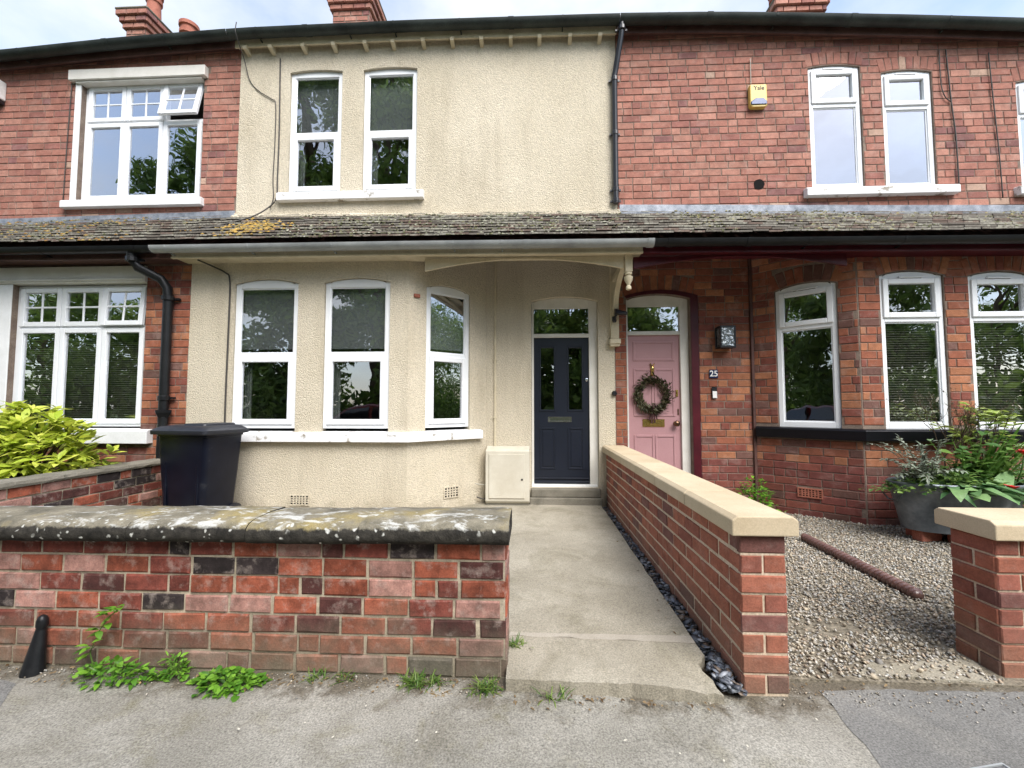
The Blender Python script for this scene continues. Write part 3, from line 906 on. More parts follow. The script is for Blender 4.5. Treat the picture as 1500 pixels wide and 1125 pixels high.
# ------------------------------------------------------------------ terrace: shared profiles
YU, YD, YB, YG = 5.25, 5.50, 4.80, 4.55
XL, XR = -9.0, 8.6
SEAM_L, SEAM_R = -3.90, 1.085
EAVE = [(-9.0, 5.95), (-6.96, 6.03), (-5.4, 6.13), (-3.73, 6.19), (-1.5, 6.195), (1.0, 6.165), (2.3, 6.125), (3.4, 6.06), (4.6, 5.98), (5.75, 5.89), (8.6, 5.68)]
ZT = [(-9.0, 3.74), (-7.2, 3.765), (-3.86, 3.81), (1.05, 3.75), (5.95, 3.63), (8.6, 3.58)]
ZB = [(-9.0, 3.18), (-6.2, 3.16), (-4.35, 3.152), (-1.36, 3.143), (1.46, 3.121), (5.15, 3.088), (8.6, 3.06)]
eave = lambda x: lerp(EAVE, x)
ztop = lambda x: lerp(ZT, x)
zbot = lambda x: lerp(ZB, x)
FU, FD, FB = Fr((0, YU)), Fr((0, YD)), Fr((0, YB))
hL = thing('terraced_house', 'red brick terraced house with three-light white windows and black downpipe beside the cream house', 'house', (-6.4, YU, 0), 'houses of the terrace')
hC = thing('terraced_house', 'cream roughcast terraced house with navy front door and white bay windows', 'house', (-1.4, YU, 0), 'houses of the terrace')
hR = thing('terraced_house', 'red brick terraced house with pink front door and black bay sill', 'house', (4.8, YU, 0), 'houses of the terrace')

# upper walls
def top_line(x0, x1, n=12):
    return [(x1 + (x0 - x1) * i / n, eave(x1 + (x0 - x1) * i / n) + 0.02) for i in range(n + 1)]
upL = (-6.15, -4.41, 4.07, 5.73, 0)
upC = [(-3.215, -2.50, 4.09, 5.755, 0.03), (-2.215, -1.495, 4.09, 5.755, 0.03)]
upR = [(3.49, 4.12, 3.99, 5.565, 0.032), (4.375, 4.975, 3.98, 5.465, 0.032), (5.955, 6.58, 3.95, 5.285, 0.032)]
wUL = wall_sheet('wall', FU, [(XL, 3.7), (SEAM_L, 3.7)] + top_line(XL, SEAM_L), [upL], 'mortar', hL)
wUC = wall_sheet('wall', Fr((0, YU - 0.012)), [(SEAM_L, 3.7), (SEAM_R, 3.7)] + top_line(SEAM_L, SEAM_R), upC, 'render', hC)
wUR = wall_sheet('wall', FU, [(SEAM_R, 3.56), (XR, 3.56)] + top_line(SEAM_R, XR), upR, 'mortar', hR)
# lower walls
loL = (-6.37, -4.65, 1.03, 2.80, 0)
loC = [(-3.55, -2.765, 1.0, 2.765, 0.055), (-2.45, -1.658, 1.0, 2.765, 0.055)]
FCc = Fr((-1.435, YB), (0.835, 0.70)); LCc = math.hypot(0.835, 0.70)
loCc = (0.225, 0.838, 1.0, 2.745, 0.055)
doorC = (-0.005, 0.868, 0.255, 2.695, 0.055)
doorR = (1.235, 2.055, 0.05, 2.71, 0.06)
FRc = Fr((2.82, YD), (0.81, -0.70)); LRc = math.hypot(0.81, 0.70)
loRc = (0.275, 0.887, 1.05, 2.725, 0.055)
loR = [(3.872, 4.555, 1.05, 2.755, 0.055), (4.812, 5.49, 1.05, 2.735, 0.055), (5.75, 6.43, 1.05, 2.735, 0.055)]
ZW = 3.12; ZC = 3.38
rect = lambda a, b, z0=-0.12, z1=ZW: [(a, z0), (b, z0), (b, z1), (a, z1)]
wLL = wall_sheet('wall', FB, rect(XL, -4.09), [loL], 'mortar', hL)
wLC = wall_sheet('wall', Fr((0, YB - 0.006)), rect(-4.09, -1.435), loC, 'render', hC)
wLCc = wall_sheet('wall', Fr((-1.435, YB - 0.006), (0.835, 0.70)), rect(0, LCc, -0.12, ZC), [loCc], 'render', hC)
wDC = wall_sheet('wall', FD, rect(-0.62, 1.08, -0.12, 3.4), [doorC], 'render', hC, 0.16)
wDR = wall_sheet('wall', FD, rect(1.08, 2.83, -0.12, 3.4), [doorR], 'mortar', hR, 0.16)
wRc = wall_sheet('wall', FRc, rect(0, LRc, -0.12, ZC), [loRc], 'mortar', hR)
wLR = wall_sheet('wall', FB, rect(3.63, XR), loR, 'mortar', hR)
for a, b, h in ((XL, SEAM_L, hL), (SEAM_L + .02, SEAM_R - .02, hC), (SEAM_R, XR, hR)):
    room(h, a + 0.05, b - 0.05, YU + 0.05, 8.2, 3.85, 5.80)
    room(h, a + 0.05, b - 0.05, YD + 0.17, 8.6, 0.1, 2.98)

# bricks of the two brick houses
mh = mesh_for('brick')
CH, BL = 0.0911, 0.236
br = random.Random(21)
lb = courses(FU, XL, SEAM_L, 3.80, lambda u: eave(u) + 0.0, CH, BL, [Hole(*upL), Hole(-6.29, -4.36, 5.70, 5.94)], pal_house, br, 5, maxz=6.25)
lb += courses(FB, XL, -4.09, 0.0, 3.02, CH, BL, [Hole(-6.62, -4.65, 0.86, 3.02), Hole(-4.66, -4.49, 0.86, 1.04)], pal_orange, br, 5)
wmapL = {id(FU): wUL, id(FB): wLL}
lay(lb, lambda f: wmapL[id(f)], mh, 'brick_joined', 300, joined_parent=hL)
Hr = [Hole(*h, vh=0.19, extra=0.02) for h in upR]
rb = courses(FU, SEAM_R + 0.004, XR, 3.74, lambda u: eave(u) + 0.0, CH, BL, Hr + [Hole(2.79, 2.89, 4.03, 4.11)], pal_house, br, 4, maxz=6.25)
for h in upR: rb += voussoirs(FU, h, 0.18, pal_house, br)
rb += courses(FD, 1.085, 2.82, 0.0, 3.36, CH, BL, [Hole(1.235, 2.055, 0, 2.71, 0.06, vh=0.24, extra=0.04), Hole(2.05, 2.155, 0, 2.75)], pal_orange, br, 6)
rb += voussoirs(FD, (1.235, 2.055, 0, 2.735, 0.06), 0.23, pal_orange, br)
rb += courses(FRc, 0.005, LRc - 0.004, 0.0, 3.32, CH, BL, [Hole(*loRc, vh=0.21, extra=0.02), Hole(-1, 3, 0.925, 1.06), Hole(0.44, 0.69, 0.235, 0.35)], pal_orange, br, 6)
rb += voussoirs(FRc, loRc, 0.20, pal_orange, br)
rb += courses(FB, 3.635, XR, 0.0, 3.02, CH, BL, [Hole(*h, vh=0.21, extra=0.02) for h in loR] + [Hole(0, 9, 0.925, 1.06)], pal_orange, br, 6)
for h in loR: rb += voussoirs(FB, h, 0.20, pal_orange, br)
wmapR = {id(FU): wUR, id(FD): wDR, id(FRc): wRc, id(FB): wLR}
lay(rb, lambda f: wmapR[id(f)], mh, 'brick_joined', 300, joined_parent=hR)

# windows
cottage_window(hL, FU, upL[0], upL[1], upL[2], upL[3], 5.19, 12)
cottage_window(hL, FB, loL[0], loL[1], 1.06, 2.79, 2.27, 4, slats=True)
for h in upC: sash_window(hC, FU, h[0] + .005, h[1] - .005, h[2] + .005, h[3], 0.028, 4.91, blind=None)
for h in loC: sash_window(hC, FB, h[0] + .005, h[1] - .005, h[2] + .045, h[3], 0.05, 1.905, blind=0.88)
sash_window(hC, FCc, loCc[0] + .005, loCc[1] - .005, loCc[2] + .045, loCc[3], 0.05, 1.93, blind=0.88)
zts = (5.09, 5.03, 4.88)
for h, zt in zip(upR, zts): hopper_window(hR, FU, h[0] + .004, h[1] - .004, h[2] + .004, h[3], 0.030, zt)
hopper_window(hR, FRc, loRc[0] + .004, loRc[1] - .004, loRc[2] + .004, loRc[3], 0.05, 2.255)
for h in loR: hopper_window(hR, FB, h[0] + .004, h[1] - .004, h[2] + .004, h[3], 0.05, 2.27, slats=True)
# nets or blinds part drawn upstairs in the cream house
for h in upC:
    b = MB().fbox(FU, h[0] + 0.02, h[1] - 0.02, 5.0, 5.74, -0.13, -0.125); obj('blind', b, 'blind', hC)

# sills and lintels
def sill(house, fr, u0, u1, z0, z1, n, mat, name='sill'):
    mb = MB()
    mb.add([fr.p(u, z, nn) for (z, nn) in ((z0, -0.1), (z0, n), (z1 - 0.015, n), (z1, n - 0.02), (z1 + 0.012, -0.1)) for u in (u0, u1)],
           [(0, 2, 3, 1), (2, 4, 5, 3), (4, 6, 7, 5), (6, 8, 9, 7), (0, 8, 6, 4, 2), (1, 3, 5, 7, 9)])
    return obj(name, mb, mat, house, bevel=0.005)
sill(hL, FU, -6.295, -4.345, 3.955, 4.06, 0.075, 'white_paint')
sill(hL, FB, -6.6, -4.492, 0.865, 1.028, 0.085, 'white_paint')
sill(hC, FU, -3.315, -1.383, 3.975, 4.085, 0.085, 'worn_white')
sill(hR, FU, 3.375, 5.165, 3.88, 3.985, 0.085, 'worn_white')
sill(hR, FU, 5.85, 6.7, 3.84, 3.945, 0.085, 'worn_white')
# the bay sills turn the corner
def bay_sill(house, pts, z0, z1, n, mat):
    """pts: wall line corners; the sill stands n in front of it"""
    P = [Vector(p) for p in pts]
    def off(n):
        o = []
        for i, p in enumerate(P):
            ns = []
            for a, b in ((i - 1, i), (i, i + 1)):
                if 0 <= a and b < len(P):
                    d = (P[b] - P[a]).normalized(); ns.append(Vector((d.y, -d.x)))
            m = sum(ns, Vector((0, 0))).normalized()
            o.append(p + m * (n / m.dot(ns[0])))
        return o
    rows = [(z0, -0.08), (z0, n), (z1 - 0.015, n), (z1, n - 0.018), (z1 + 0.012, -0.08)]
    mb = MB(); k = len(rows)
    offs = [off(nn) for _, nn in rows]
    vs = [(offs[j][i].x, offs[j][i].y, rows[j][0]) for i in range(len(P)) for j in range(k)]
    fs = [(i * k + j, i * k + j + 1, (i + 1) * k + j + 1, (i + 1) * k + j) for i in range(len(P) - 1) for j in range(k - 1)]
    fs += [tuple(range(k)), tuple((len(P) - 1) * k + j for j in range(k))]
    mb.add(vs, fs)
    return obj('sill', mb, mat, house, bevel=0.004)
e = FCc.p(1.0, 0)
bay_sill(hC, [(-3.7, YB - .006), (-1.435, YB - .006), (e[0], e[1])], 0.892, 1.0, 0.07, 'worn_white')
bay_sill(hR, [(2.845, 5.478), (3.63, YB), (XR, YB)], 0.925, 1.05, 0.07, 'sill_black')
# left house: painted lintels and the painted pier beside the ground-floor window
mb = MB().fbox(FU, -6.285, -4.36, 5.73, 5.875, -0.1, 0.07); mb.fbox(FU, -6.20, -4.42, 5.70, 5.729, -0.1, 0.045)
obj('lintel', mb, 'grey_white', hL, bevel=0.006)
mb = MB().fbox(FU, -6.225, -6.152, 4.06, 5.728, -0.1, 0.02); obj('reveal_board', mb, 'white_paint', hL, bevel=0.004)
mb = MB().fbox(FB, -6.62, -4.65, 2.80, 3.0, -0.1, 0.035); mb.fbox(FB, -6.62, -4.65, 2.82, 2.85, 0.034, 0.05)
obj('lintel', mb, 'grey_white', hL, bevel=0.006)
mb = MB().fbox(FB, -6.62, -6.372, 1.028, 2.799, -0.1, 0.012); obj('painted_pier', mb, 'white_paint', hL, bevel=0.004)

# lean-to roof over the ground floor: tiles, one house at a time
tr = random.Random(5)
def tiles(house, x0, x1):
    mb = MB(); rows = 9
    run = YU - (YG - 0.06)
    for j in range(rows):
        t0 = j / rows; t1 = (j + 1.25) / rows
        x = x0 - (0.083 if j % 2 else 0)
        while x < x1:
            a, b = max(x, x0) + 0.002, min(x + 0.165, x1) - 0.002
            x += 0.165
            if b - a < 0.03: continue
            dz = tr.uniform(-0.003, 0.006); dy = tr.uniform(-0.006, 0.004); tl = tr.uniform(-.0015, .0015)
            def pt(xx, t, up): return (xx, YG - 0.06 + run * t + dy, zbot(xx) + 0.02 + (ztop(xx) - zbot(xx) - 0.02) * t + up)
            th = 0.020
            lo = 0.046 + dz
            vs = [pt(a, t0, lo - th + tl), pt(b, t0, lo - th - tl), pt(b, min(t1, 1), 0.0 + dz - th), pt(a, min(t1, 1), 0.0 + dz - th),
                  pt(a, t0, lo + tl), pt(b, t0, lo - tl), pt(b, min(t1, 1), 0.0 + dz), pt(a, min(t1, 1), 0.0 + dz)]
            k = tr.uniform(0.86, 1.14)
            c = tr.choice([(0.15, 0.135, 0.115), (0.19, 0.175, 0.15), (0.12, 0.105, 0.088), (0.15, 0.11, 0.09)])
            mb.add(vs, [(0, 3, 2, 1), (4, 5, 6, 7), (0, 1, 5, 4), (1, 2, 6, 5), (2, 3, 7, 6), (3, 0, 4, 7)], tuple(q * k for q in c))
    o = obj('roof_tiles', mb, 'tile', house, kind='stuff')
    # boarding under the tiles and the soffit
    bd = MB()
    n = 10
    xs = [x0 + (x1 - x0) * i / n for i in range(n + 1)]
    bd.add([(x, yy, z(x)) for x in xs for yy, z in ((YG + 0.02, lambda q: zbot(q) - 0.005), (YD + 0.1, lambda q: ztop(q) - 0.03 + 0.3))], [(2 * i, 2 * i + 1, 2 * i + 3, 2 * i + 2) for i in range(n)])
    obj('roof_boarding', bd, 'brown_paint', house)
    return o
def moss(parent, n, xr, pal, size, tr_=(0.0, 0.95), clump=None):
    mb = MB()
    cents = [(tr.uniform(*xr), tr.uniform(*tr_)) for _ in range(max(3, n // 14))]
    for i in range(n):
        c = tr.choice(cents)
        x = c[0] + tr.gauss(0, 0.13); t = min(0.98, max(0.0, c[1] + tr.gauss(0, 0.1)))
        if clump: x, t = clump(tr)
        if not xr[0] < x < xr[1]: continue
        y = YG - 0.06 + (YU - YG + 0.06) * t
        z = zbot(x) + 0.02 + (ztop(x) - zbot(x) - 0.02) * t + 0.036
        s = tr.uniform(*size)
        col = tr.choice(pal); k = tr.uniform(.75, 1.25)
        ring_ = 6
        vs = [(x + s * 1.3 * math.cos(a) * tr.uniform(.7, 1.2), y + s * 0.9 * math.sin(a), z + s * 0.5 * math.sin(a) * 0.8 - 0.004) for a in [2 * math.pi * q / ring_ for q in range(ring_)]]
        vs.append((x, y - s * 0.1, z + s * 0.55))
        mb.add(vs, [(q, (q + 1) % ring_, ring_) for q in range(ring_)], tuple(q * k for q in col))
    return obj('moss', mb, 'moss', parent, smooth=True, kind='stuff')
ranges = ((hL, XL, -3.985), (hC, -3.985, 1.20), (hR, 1.20, XR))
for h, a, b in ranges: tiles(h, a, b)
green = [(0.06, 0.065, 0.025), (0.10, 0.095, 0.045), (0.14, 0.14, 0.09), (0.05, 0.05, 0.03)]
pale = [(0.26, 0.26, 0.20), (0.18, 0.18, 0.13), (0.10, 0.10, 0.06)]
moss(hL, 900, (-8.9, -4.0), green + [(0.20, 0.11, 0.03), (0.24, 0.17, 0.05)], (0.008, 0.024))
moss(hC, 1500, (-3.0, 1.15), pale + green, (0.007, 0.02))
moss(hC, 260, (-4.0, -2.6), [(0.34, 0.215, 0.05), (0.28, 0.18, 0.045), (0.20, 0.15, 0.05)], (0.012, 0.026), clump=lambda r: (-3.35 + r.gauss(0, 0.18), 0.40 + r.gauss(0, 0.14)))
moss(hR, 1300, (1.25, 8.5), green + [(0.20, 0.18, 0.08)], (0.007, 0.02))
# lead flashing against the brick walls, render drip over the cream one
def strip(house, x0, x1, mat, dz, th=0.016, y=YU, name='flashing', n=14, low=0.03):
    mb = MB(); xs = [x0 + (x1 - x0) * i / n for i in range(n + 1)]
    path = [(x, y, ztop(x) + rnd.uniform(-.003, .003)) for x in xs]
    mb.sweep([(0.01, -low), (-0.09, -low - 0.02), (-0.092, -low), (-th, 0.01), (-th, dz), (0.01, dz)], path)
    return obj(name, mb, mat, house)
strip(hL, XL, SEAM_L - 0.01, 'lead', 0.075)
strip(hR, SEAM_R + 0.03, XR, 'lead', 0.10)
strip(hC, SEAM_L - 0.008, SEAM_R + 0.028, 'render', 0.035, 0.03, name='mortar_fillet')

# gutters
def half_round(r, n=8, th=0.006):
    o = [(r * math.cos(a), r * math.sin(a)) for a in [math.pi + math.pi * i / n for i in range(n + 1)]]
    i_ = [((r - th) * math.cos(a), (r - th) * math.sin(a)) for a in [2 * math.pi - math.pi * i / n for i in range(n + 1)]]
    return o + i_
def gutter(house, x0, x1, y, zf, r, mat, joints=(), name='gutter', n=16, clips=()):
    xs = [x0 + (x1 - x0) * i / n for i in range(n + 1)]
    mb = MB().sweep(half_round(r), [(x, y, zf(x)) for x in xs])
    o = smooth_by_angle(obj(name, mb, mat, house), 50)
    for x in joints:
        j = MB().sweep(half_round(r + 0.006, th=0.012), [(x - 0.035, y, zf(x - 0.035)), (x + 0.035, y, zf(x + 0.035))])
        smooth_by_angle(obj('joint', j, mat, o), 50)
    for x in clips:
        j = MB().sweep(half_round(r + 0.003, th=0.008), [(x - 0.009, y, zf(x)), (x + 0.009, y, zf(x))])
        j.box(x - 0.007, x + 0.007, y + r * 0.5, y + r + 0.05, zf(x) - r - 0.012, zf(x) - r + 0.002)
        obj('bracket', j, mat, o)
    return o
GL = lambda x: zbot(x) - 0.045
gutter(hL, XL, -4.30, YG - 0.07, lambda x: GL(x) - 0.0, 0.066, 'black_iron', (-6.4, -4.5), clips=(-8, -7, -5.6))
gutter(hC, -4.29, 1.30, YG - 0.07, GL, 0.067, 'grey_gutter', (-0.05, 1.27), clips=(-4.1, -3.15, -2.2, -0.85, -0.32))
gutter(hR, 1.31, XR, YG - 0.07, GL, 0.066, 'black_iron', (1.48, 2.3), clips=(2.9, 3.86, 5.2, 6.3))
EV = lambda x: eave(x) + 0.0
YE = 5.07
gutter(hL, XL, SEAM_L - 0.05, YE, EV, 0.075, 'green_gutter', (-5.6,), clips=(-8, -6.8, -4.8))
gutter(hC, SEAM_L - 0.045, SEAM_R + 0.02, YE, EV, 0.072, 'green_gutter', (-0.25, -2.9), clips=(-3.55, -2.35, -1.75, -0.9, 0.4))
gutter(hR, SEAM_R + 0.025, XR, YE, EV, 0.075, 'green_gutter', (2.2, 3.9), clips=(1.7, 3.0, 5.0, 6.2))
# main eaves: fascia, soffit, rafter feet
def along(house, name, x0, x1, prof, zf, y, mat, n=12, bevel=0):
    xs = [x0 + (x1 - x0) * i / n for i in range(n + 1)]
    return obj(name, MB().sweep(prof, [(x, y, zf(x)) for x in xs]), mat, house, bevel=bevel)
for h, a, b, m in ((hL, XL, SEAM_L - 0.03, 'brown_paint'), (hC, SEAM_L - 0.027, SEAM_R, 'cream_paint'), (hR, SEAM_R + 0.003, XR, 'brown_paint')):
    along(h, 'fascia', a, b, [(0.08, -0.125), (0.10, -0.125), (0.10, 0.05), (0.08, 0.05)], EV, YE, m)
    along(h, 'soffit', a, b, [(0.10, -0.075), (0.175, -0.075), (0.175, -0.055), (0.10, -0.055)], EV, YE, m)
for x in (-3.78, -3.44, -3.0, -2.59, -2.17, -1.80, -1.40, -1.02, -0.64, -0.26, 0.11, 0.50, 0.88):
    z = eave(x)
    obj('rafter_foot', MB().add([(x + s, y, zz) for s in (-0.024, 0.024) for y, zz in ((YE + 0.06, z - 0.165), (YU - 0.01, z - 0.19), (YU - 0.01, z - 0.08), (YE + 0.101, z - 0.08), (YE + 0.05, z - 0.13))],
        [(0, 1, 2, 3, 4), (5, 9, 8, 7, 6), (0, 4, 9, 5), (0, 5, 6, 1), (1, 6, 7, 2), (2, 7, 8, 3), (3, 8, 9, 4)]), 'cream_paint', hC)
# main roofs, hidden from the street by their own eaves, and the chimneys that rise over them
for h, a, b in ((hL, XL, -3.9), (hC, -3.898, 1.08), (hR, 1.082, XR)):
    mb = MB(); n = 8
    for i in range(n + 1):
        x = a + (b - a) * i / n; z = eave(x)
        for y, zz in ((YE + 0.02, z + 0.06), (8.85, z + 3.05), (12.6, z + 0.1), (12.6, z + 0.04), (8.85, z + 2.95), (YE + 0.02, z + 0.03)):
            mb.v.append((x, y, zz))
    mb.f += [(i * 6 + j, (i + 1) * 6 + j, (i + 1) * 6 + (j + 1) % 6, i * 6 + (j + 1) % 6) for i in range(n) for j in range(6)]
    mb.f += [tuple(range(6)), tuple(n * 6 + j for j in range(6))]
    mb.t = [(0.12, 0.10, 0.09)] * len(mb.v)
    obj('roof', mb, 'tile', h)
    obj('rear_wall', MB().box(a + 0.05, b - 0.05, 12.2, 12.4, -0.12, 5.7), 'mortar', h)
def chimney(house, x0, x1, y0, y1, z0, zt, pots, cap=0.10):
    r = random.Random(int(x0 * 10))
    ch = MB().box(x0, x1, y0, y1, z0, zt - 0.1)
    o = obj('chimney', ch, 'mortar', house)
    bb = []
    fr1 = Fr((0, y0)); L = []
    CHH = 0.125
    levels = int((zt - z0 - 0.2) / CHH)
    for i in range(levels):
        z = zt - 0.12 - CHH * (i + 1)
        e = [0.14, 0.095, 0.05, 0.0][min(i, 3)]
        for fr, a, b in ((Fr((0, y0 - e)), x0 - e, x1 + e), (Fr((x1 + e, 0), (0, 1)), y0 - e, y1 + e), (Fr((x0 - e, 0), (0, -1)), -y1 - e, -y0 + e)):
            u = a - (0.13 if i % 2 else 0)
            while u < b:
                p, q = max(u, a), min(u + 0.27, b); u += 0.27
                if q - p > 0.05: bb.append((fr, (p + q) / 2, z + CHH / 2, q - p - 0.012, CHH - 0.016, 0, pal_house(r)))
    for i in range(3):
        e = [0.14, 0.095, 0.05][i]; z = zt - 0.12 - CHH * (i + 1)
        ch.box(x0 - e + .01, x1 + e - .01, y0 - e + .01, y1 + e - .01, z, z + CHH - 0.004)
    mb = MB()
    for fr, u, z, w, h, rot, col in bb:
        k = 's' if w > 0.15 else 'h'
        T = Matrix.Translation(fr.p(u, z, 0.012)) @ Euler((0, 0, fr.yaw)).to_matrix().to_4x4() @ Matrix.Diagonal((w / NOM[k][0], 4, h / NOM[k][1], 1))
        me = BM[k][0]
        mb.add([T @ v.co for v in me.vertices], [tuple(p.vertices) for p in me.polygons], col)
    obj('brickwork', mb, 'brick_joined', o, kind='stuff')
    obj('capping', MB().box(x0 - 0.16, x1 + 0.16, y0 - 0.16, y1 + 0.16, zt - 0.12, zt - 0.06).box(x0 - 0.02, x1 + 0.02, y0 - 0.02, y1 + 0.02, zt - 0.065, zt), 'concrete_dirty', o, bevel=0.02)
    for px, py, s, hh in pots:
        p = MB().lathe((px, py, zt - 0.02), [(0.19 * s, 0), (0.17 * s, 0.1 * hh), (0.15 * s, 0.66 * hh), (0.185 * s, 0.68 * hh), (0.185 * s, 0.78 * hh), (0.165 * s, 0.80 * hh), (0.165 * s, 0.88 * hh), (0.20 * s, 0.9 * hh), (0.20 * s, hh), (0.15 * s, hh), (0.14 * s, 0.6 * hh)], 18)
        smooth_by_angle(obj('chimney_pot', p, 'terracotta', o), 40)
chimney(hL, -9.42, -8.95, 8.9, 10.6, 8.0, 10.56, [(-9.12, 9.25, 0.9, 0.75), (-9.14, 10.3, 1.15, 0.95)])
chimney(hC, -4.50, -3.66, 8.9, 9.7, 8.0, 10.78, [(-4.2, 9.3, 1, 0.8)])
chimney(hR, 5.35, 6.2, 8.9, 9.9, 7.8, 10.10, [(5.75, 9.5, 1.2, 0.85), (5.32, 10.0, 1.1, 0.6)])

# porch: fascias, soffits, arched valances and the turned bracket between the two doors
for h, a, b, m in ((hL, XL, -4.14, 'brown_paint'), (hC, -4.137, 1.215, 'cream_paint'), (hR, 1.218, XR, 'maroon')):
    along(h, 'fascia', a, b, [(0.0, -0.13), (0.024, -0.13), (0.024, 0.0), (0.0, 0.0)], zbot, YG + 0.01, m)
    along(h, 'fascia_moulding', a, b, [(-0.014, -0.152), (0.02, -0.152), (0.02, -0.132), (-0.014, -0.132)], zbot, YG + 0.01, m)
    along(h, 'soffit', a, b, [(0.034, -0.132), (0.27, -0.132), (0.27, -0.115), (0.034, -0.115)], zbot, YG, m)
def valance(house, x0, x1, zs, rise, mat, y=YG + 0.13):
    fr = Fr((0, y))
    top = zbot((x0 + x1) / 2) - 0.14
    pts = [(x0, top), (x0, zs)] + list(reversed(arch_pts(x0, x1, zs, rise, 17)))[1:-1] + [(x1, zs), (x1, top)]
    return obj('valance', MB().fpoly(fr, pts, -0.03, 0.0), mat, house, bevel=0.004)
valance(hC, -1.22, 1.03, 2.845, 0.125, 'cream_paint')
valance(hR, 1.14, 3.45, 2.835, 0.125, 'maroon')
YP = YG + 0.14
pb = MB(); xp = 1.085
pb.box(xp - 0.04, xp + 0.04, YP - 0.04, YP + 0.04, 2.80, 3.0)
obj('bracket_post', pb, 'cream_paint', hC, bevel=0.006)
smooth_by_angle(obj('finial', MB().lathe((xp, YP, 2.60), [(0.012, 0), (0.03, 0.01), (0.03, 0.04), (0.016, 0.055), (0.046, 0.115), (0.05, 0.15), (0.03, 0.155), (0.03, 0.17), (0.042, 0.175), (0.042, 0.2)], 12), 'cream_paint', hC), 35)
arc = []
for i in range(9):
    t = i / 8 * math.pi / 2
    arc.append((xp - 0.015, 5.42 - (5.42 - YP - 0.05) * (1 - math.cos(t)), 2.40 + 0.55 * math.sin(t)))
cb = MB()
for i, (x, y, z) in enumerate(arc):
    t = i / 8 * math.pi / 2
    dy, dz = math.cos(t) * 0.035, math.sin(t) * 0.035
    cb.v += [(x - 0.03, y - dy, z - dz * 0.9), (x + 0.03, y - dy, z - dz * 0.9), (x + 0.03, y + dy, z + dz * 0.9), (x - 0.03, y + dy, z + dz * 0.9)]
cb.f += [(i * 4 + j, i * 4 + (j + 1) % 4, i * 4 + 4 + (j + 1) % 4, i * 4 + 4 + j) for i in range(8) for j in range(4)] + [(0, 1, 2, 3), (35, 34, 33, 32)]
obj('curved_brace', cb, 'cream_paint', hC)
obj('wall_post', MB().box(1.022, 1.128, 5.43, 5.498, 2.17, 3.30).box(1.005, 1.145, 5.405, 5.498, 2.105, 2.17).box(1.012, 1.137, 5.42, 5.498, 2.075, 2.105), 'cream_paint', hC, bevel=0.006)
obj('bracket_rail', MB().box(1.045, 1.115, YP + 0.04, 5.43, 2.91, 2.985), 'cream_paint', hC, bevel=0.004)
#@@DETAILS
# ------------------------------------------------------------------ doors
def door_frame(house, h, mat, n, w=0.055, transom=None, ztr=0.05, zb=None):
    u0, u1, z0, z1, rise = h
    mb = MB()
    mb.fbox(FD, u0 + .003, u0 + w * 0.6, z0, z1, n - 0.06, n); mb.fbox(FD, u1 - w * 2.0, u1 - .003, z0, z1, n - 0.06, n)
    a, b = u0 + w * 0.6, u1 - w * 2.0
    mb.fpoly(FD, [(a, z1 - 0.085), (b, z1 - 0.085)] + [(min(max(p, a), b), q - 0.002) for p, q in arch_pts(u0, u1, z1, rise)], n - 0.06, n - 0.001)
    mb.fpoly(FD, [(u0 + .003, z1), (a, z1), (a, arch_z(u0, u1, z1, rise, a) - .002)], n - 0.06, n)
    mb.fpoly(FD, [(b, z1), (u1 - .003, z1), (b, arch_z(u0, u1, z1, rise, b) - .002)], n - 0.06, n)
    mb.fbox(FD, a, b, transom - ztr / 2, transom + ztr / 2, n - 0.06, n - 0.001)
    o = obj('door_frame', mb, mat, house, bevel=0.005)
    pane(FD, a, b, transom + ztr / 2, z1 - 0.085, n - 0.035, o)
    return a, b
def moulding(fr, u0, u1, z0, z1, n, mat, parent, raised=True, w=0.022):
    mb = MB(); ring(mb, fr, u0, u1, z0, z1, w, n - 0.002, n + 0.009)
    o = obj('panel_moulding', mb, mat, parent, bevel=0.004)
    if raised:
        p = MB(); p.fbox(fr, u0 + w + 0.018, u1 - w - 0.018, z0 + w + 0.018, z1 - w - 0.018, n - 0.002, n + 0.007)
        obj('panel', p, mat, parent, bevel=0.006)
a, b = door_frame(hC, doorC, 'grey_white', -0.07, transom=2.243)
nd = -0.105
leaf = wall_sheet('front_door', Fr((0, YD - nd)), [(a, 0.285), (b, 0.285), (b, 2.218), (a, 2.218)], [(a + 0.095, a + 0.265, 1.26, 2.08, 0), (b - 0.265, b - 0.095, 1.26, 2.08, 0)], 'navy', hC, 0.03)
FN = Fr((0, YD - nd))
for p, q in ((a + 0.07, a + 0.29), (b - 0.29, b - 0.07)):
    moulding(FN, p, q, 1.235, 2.105, 0, 'navy', leaf, raised=False)
    pane(FN, p + 0.02, q - 0.02, 1.255, 2.085, -0.012, leaf)
    moulding(FN, p + 0.005, q - 0.005, 0.475, 1.02, 0, 'navy', leaf)
obj('letter_plate', MB().fbox(FN, 0.215, 0.525, 1.095, 1.165, 0, 0.012).fbox(FN, 0.235, 0.505, 1.108, 1.150, 0.012, 0.017), 'chrome', leaf, bevel=0.005)
obj('door_lock', MB().lathe((0, 0, 0), [(0.021, 0), (0.021, 0.012), (0.012, 0.014)], 14), 'chrome', leaf)
lk = bpy.data.objects['door_lock']; lk.rotation_euler = (R(90), 0, 0); lk.location = Vector((b - 0.032, YD - nd - 0.0, 1.655)) - WLOC[leaf.name]
obj('weather_bar', MB().fbox(FN, a + 0.004, b - 0.004, 0.30, 0.325, 0, 0.02).fbox(FN, a + .004, b - .004, 0.345, 0.365, 0, 0.012), 'navy', leaf, bevel=0.004)
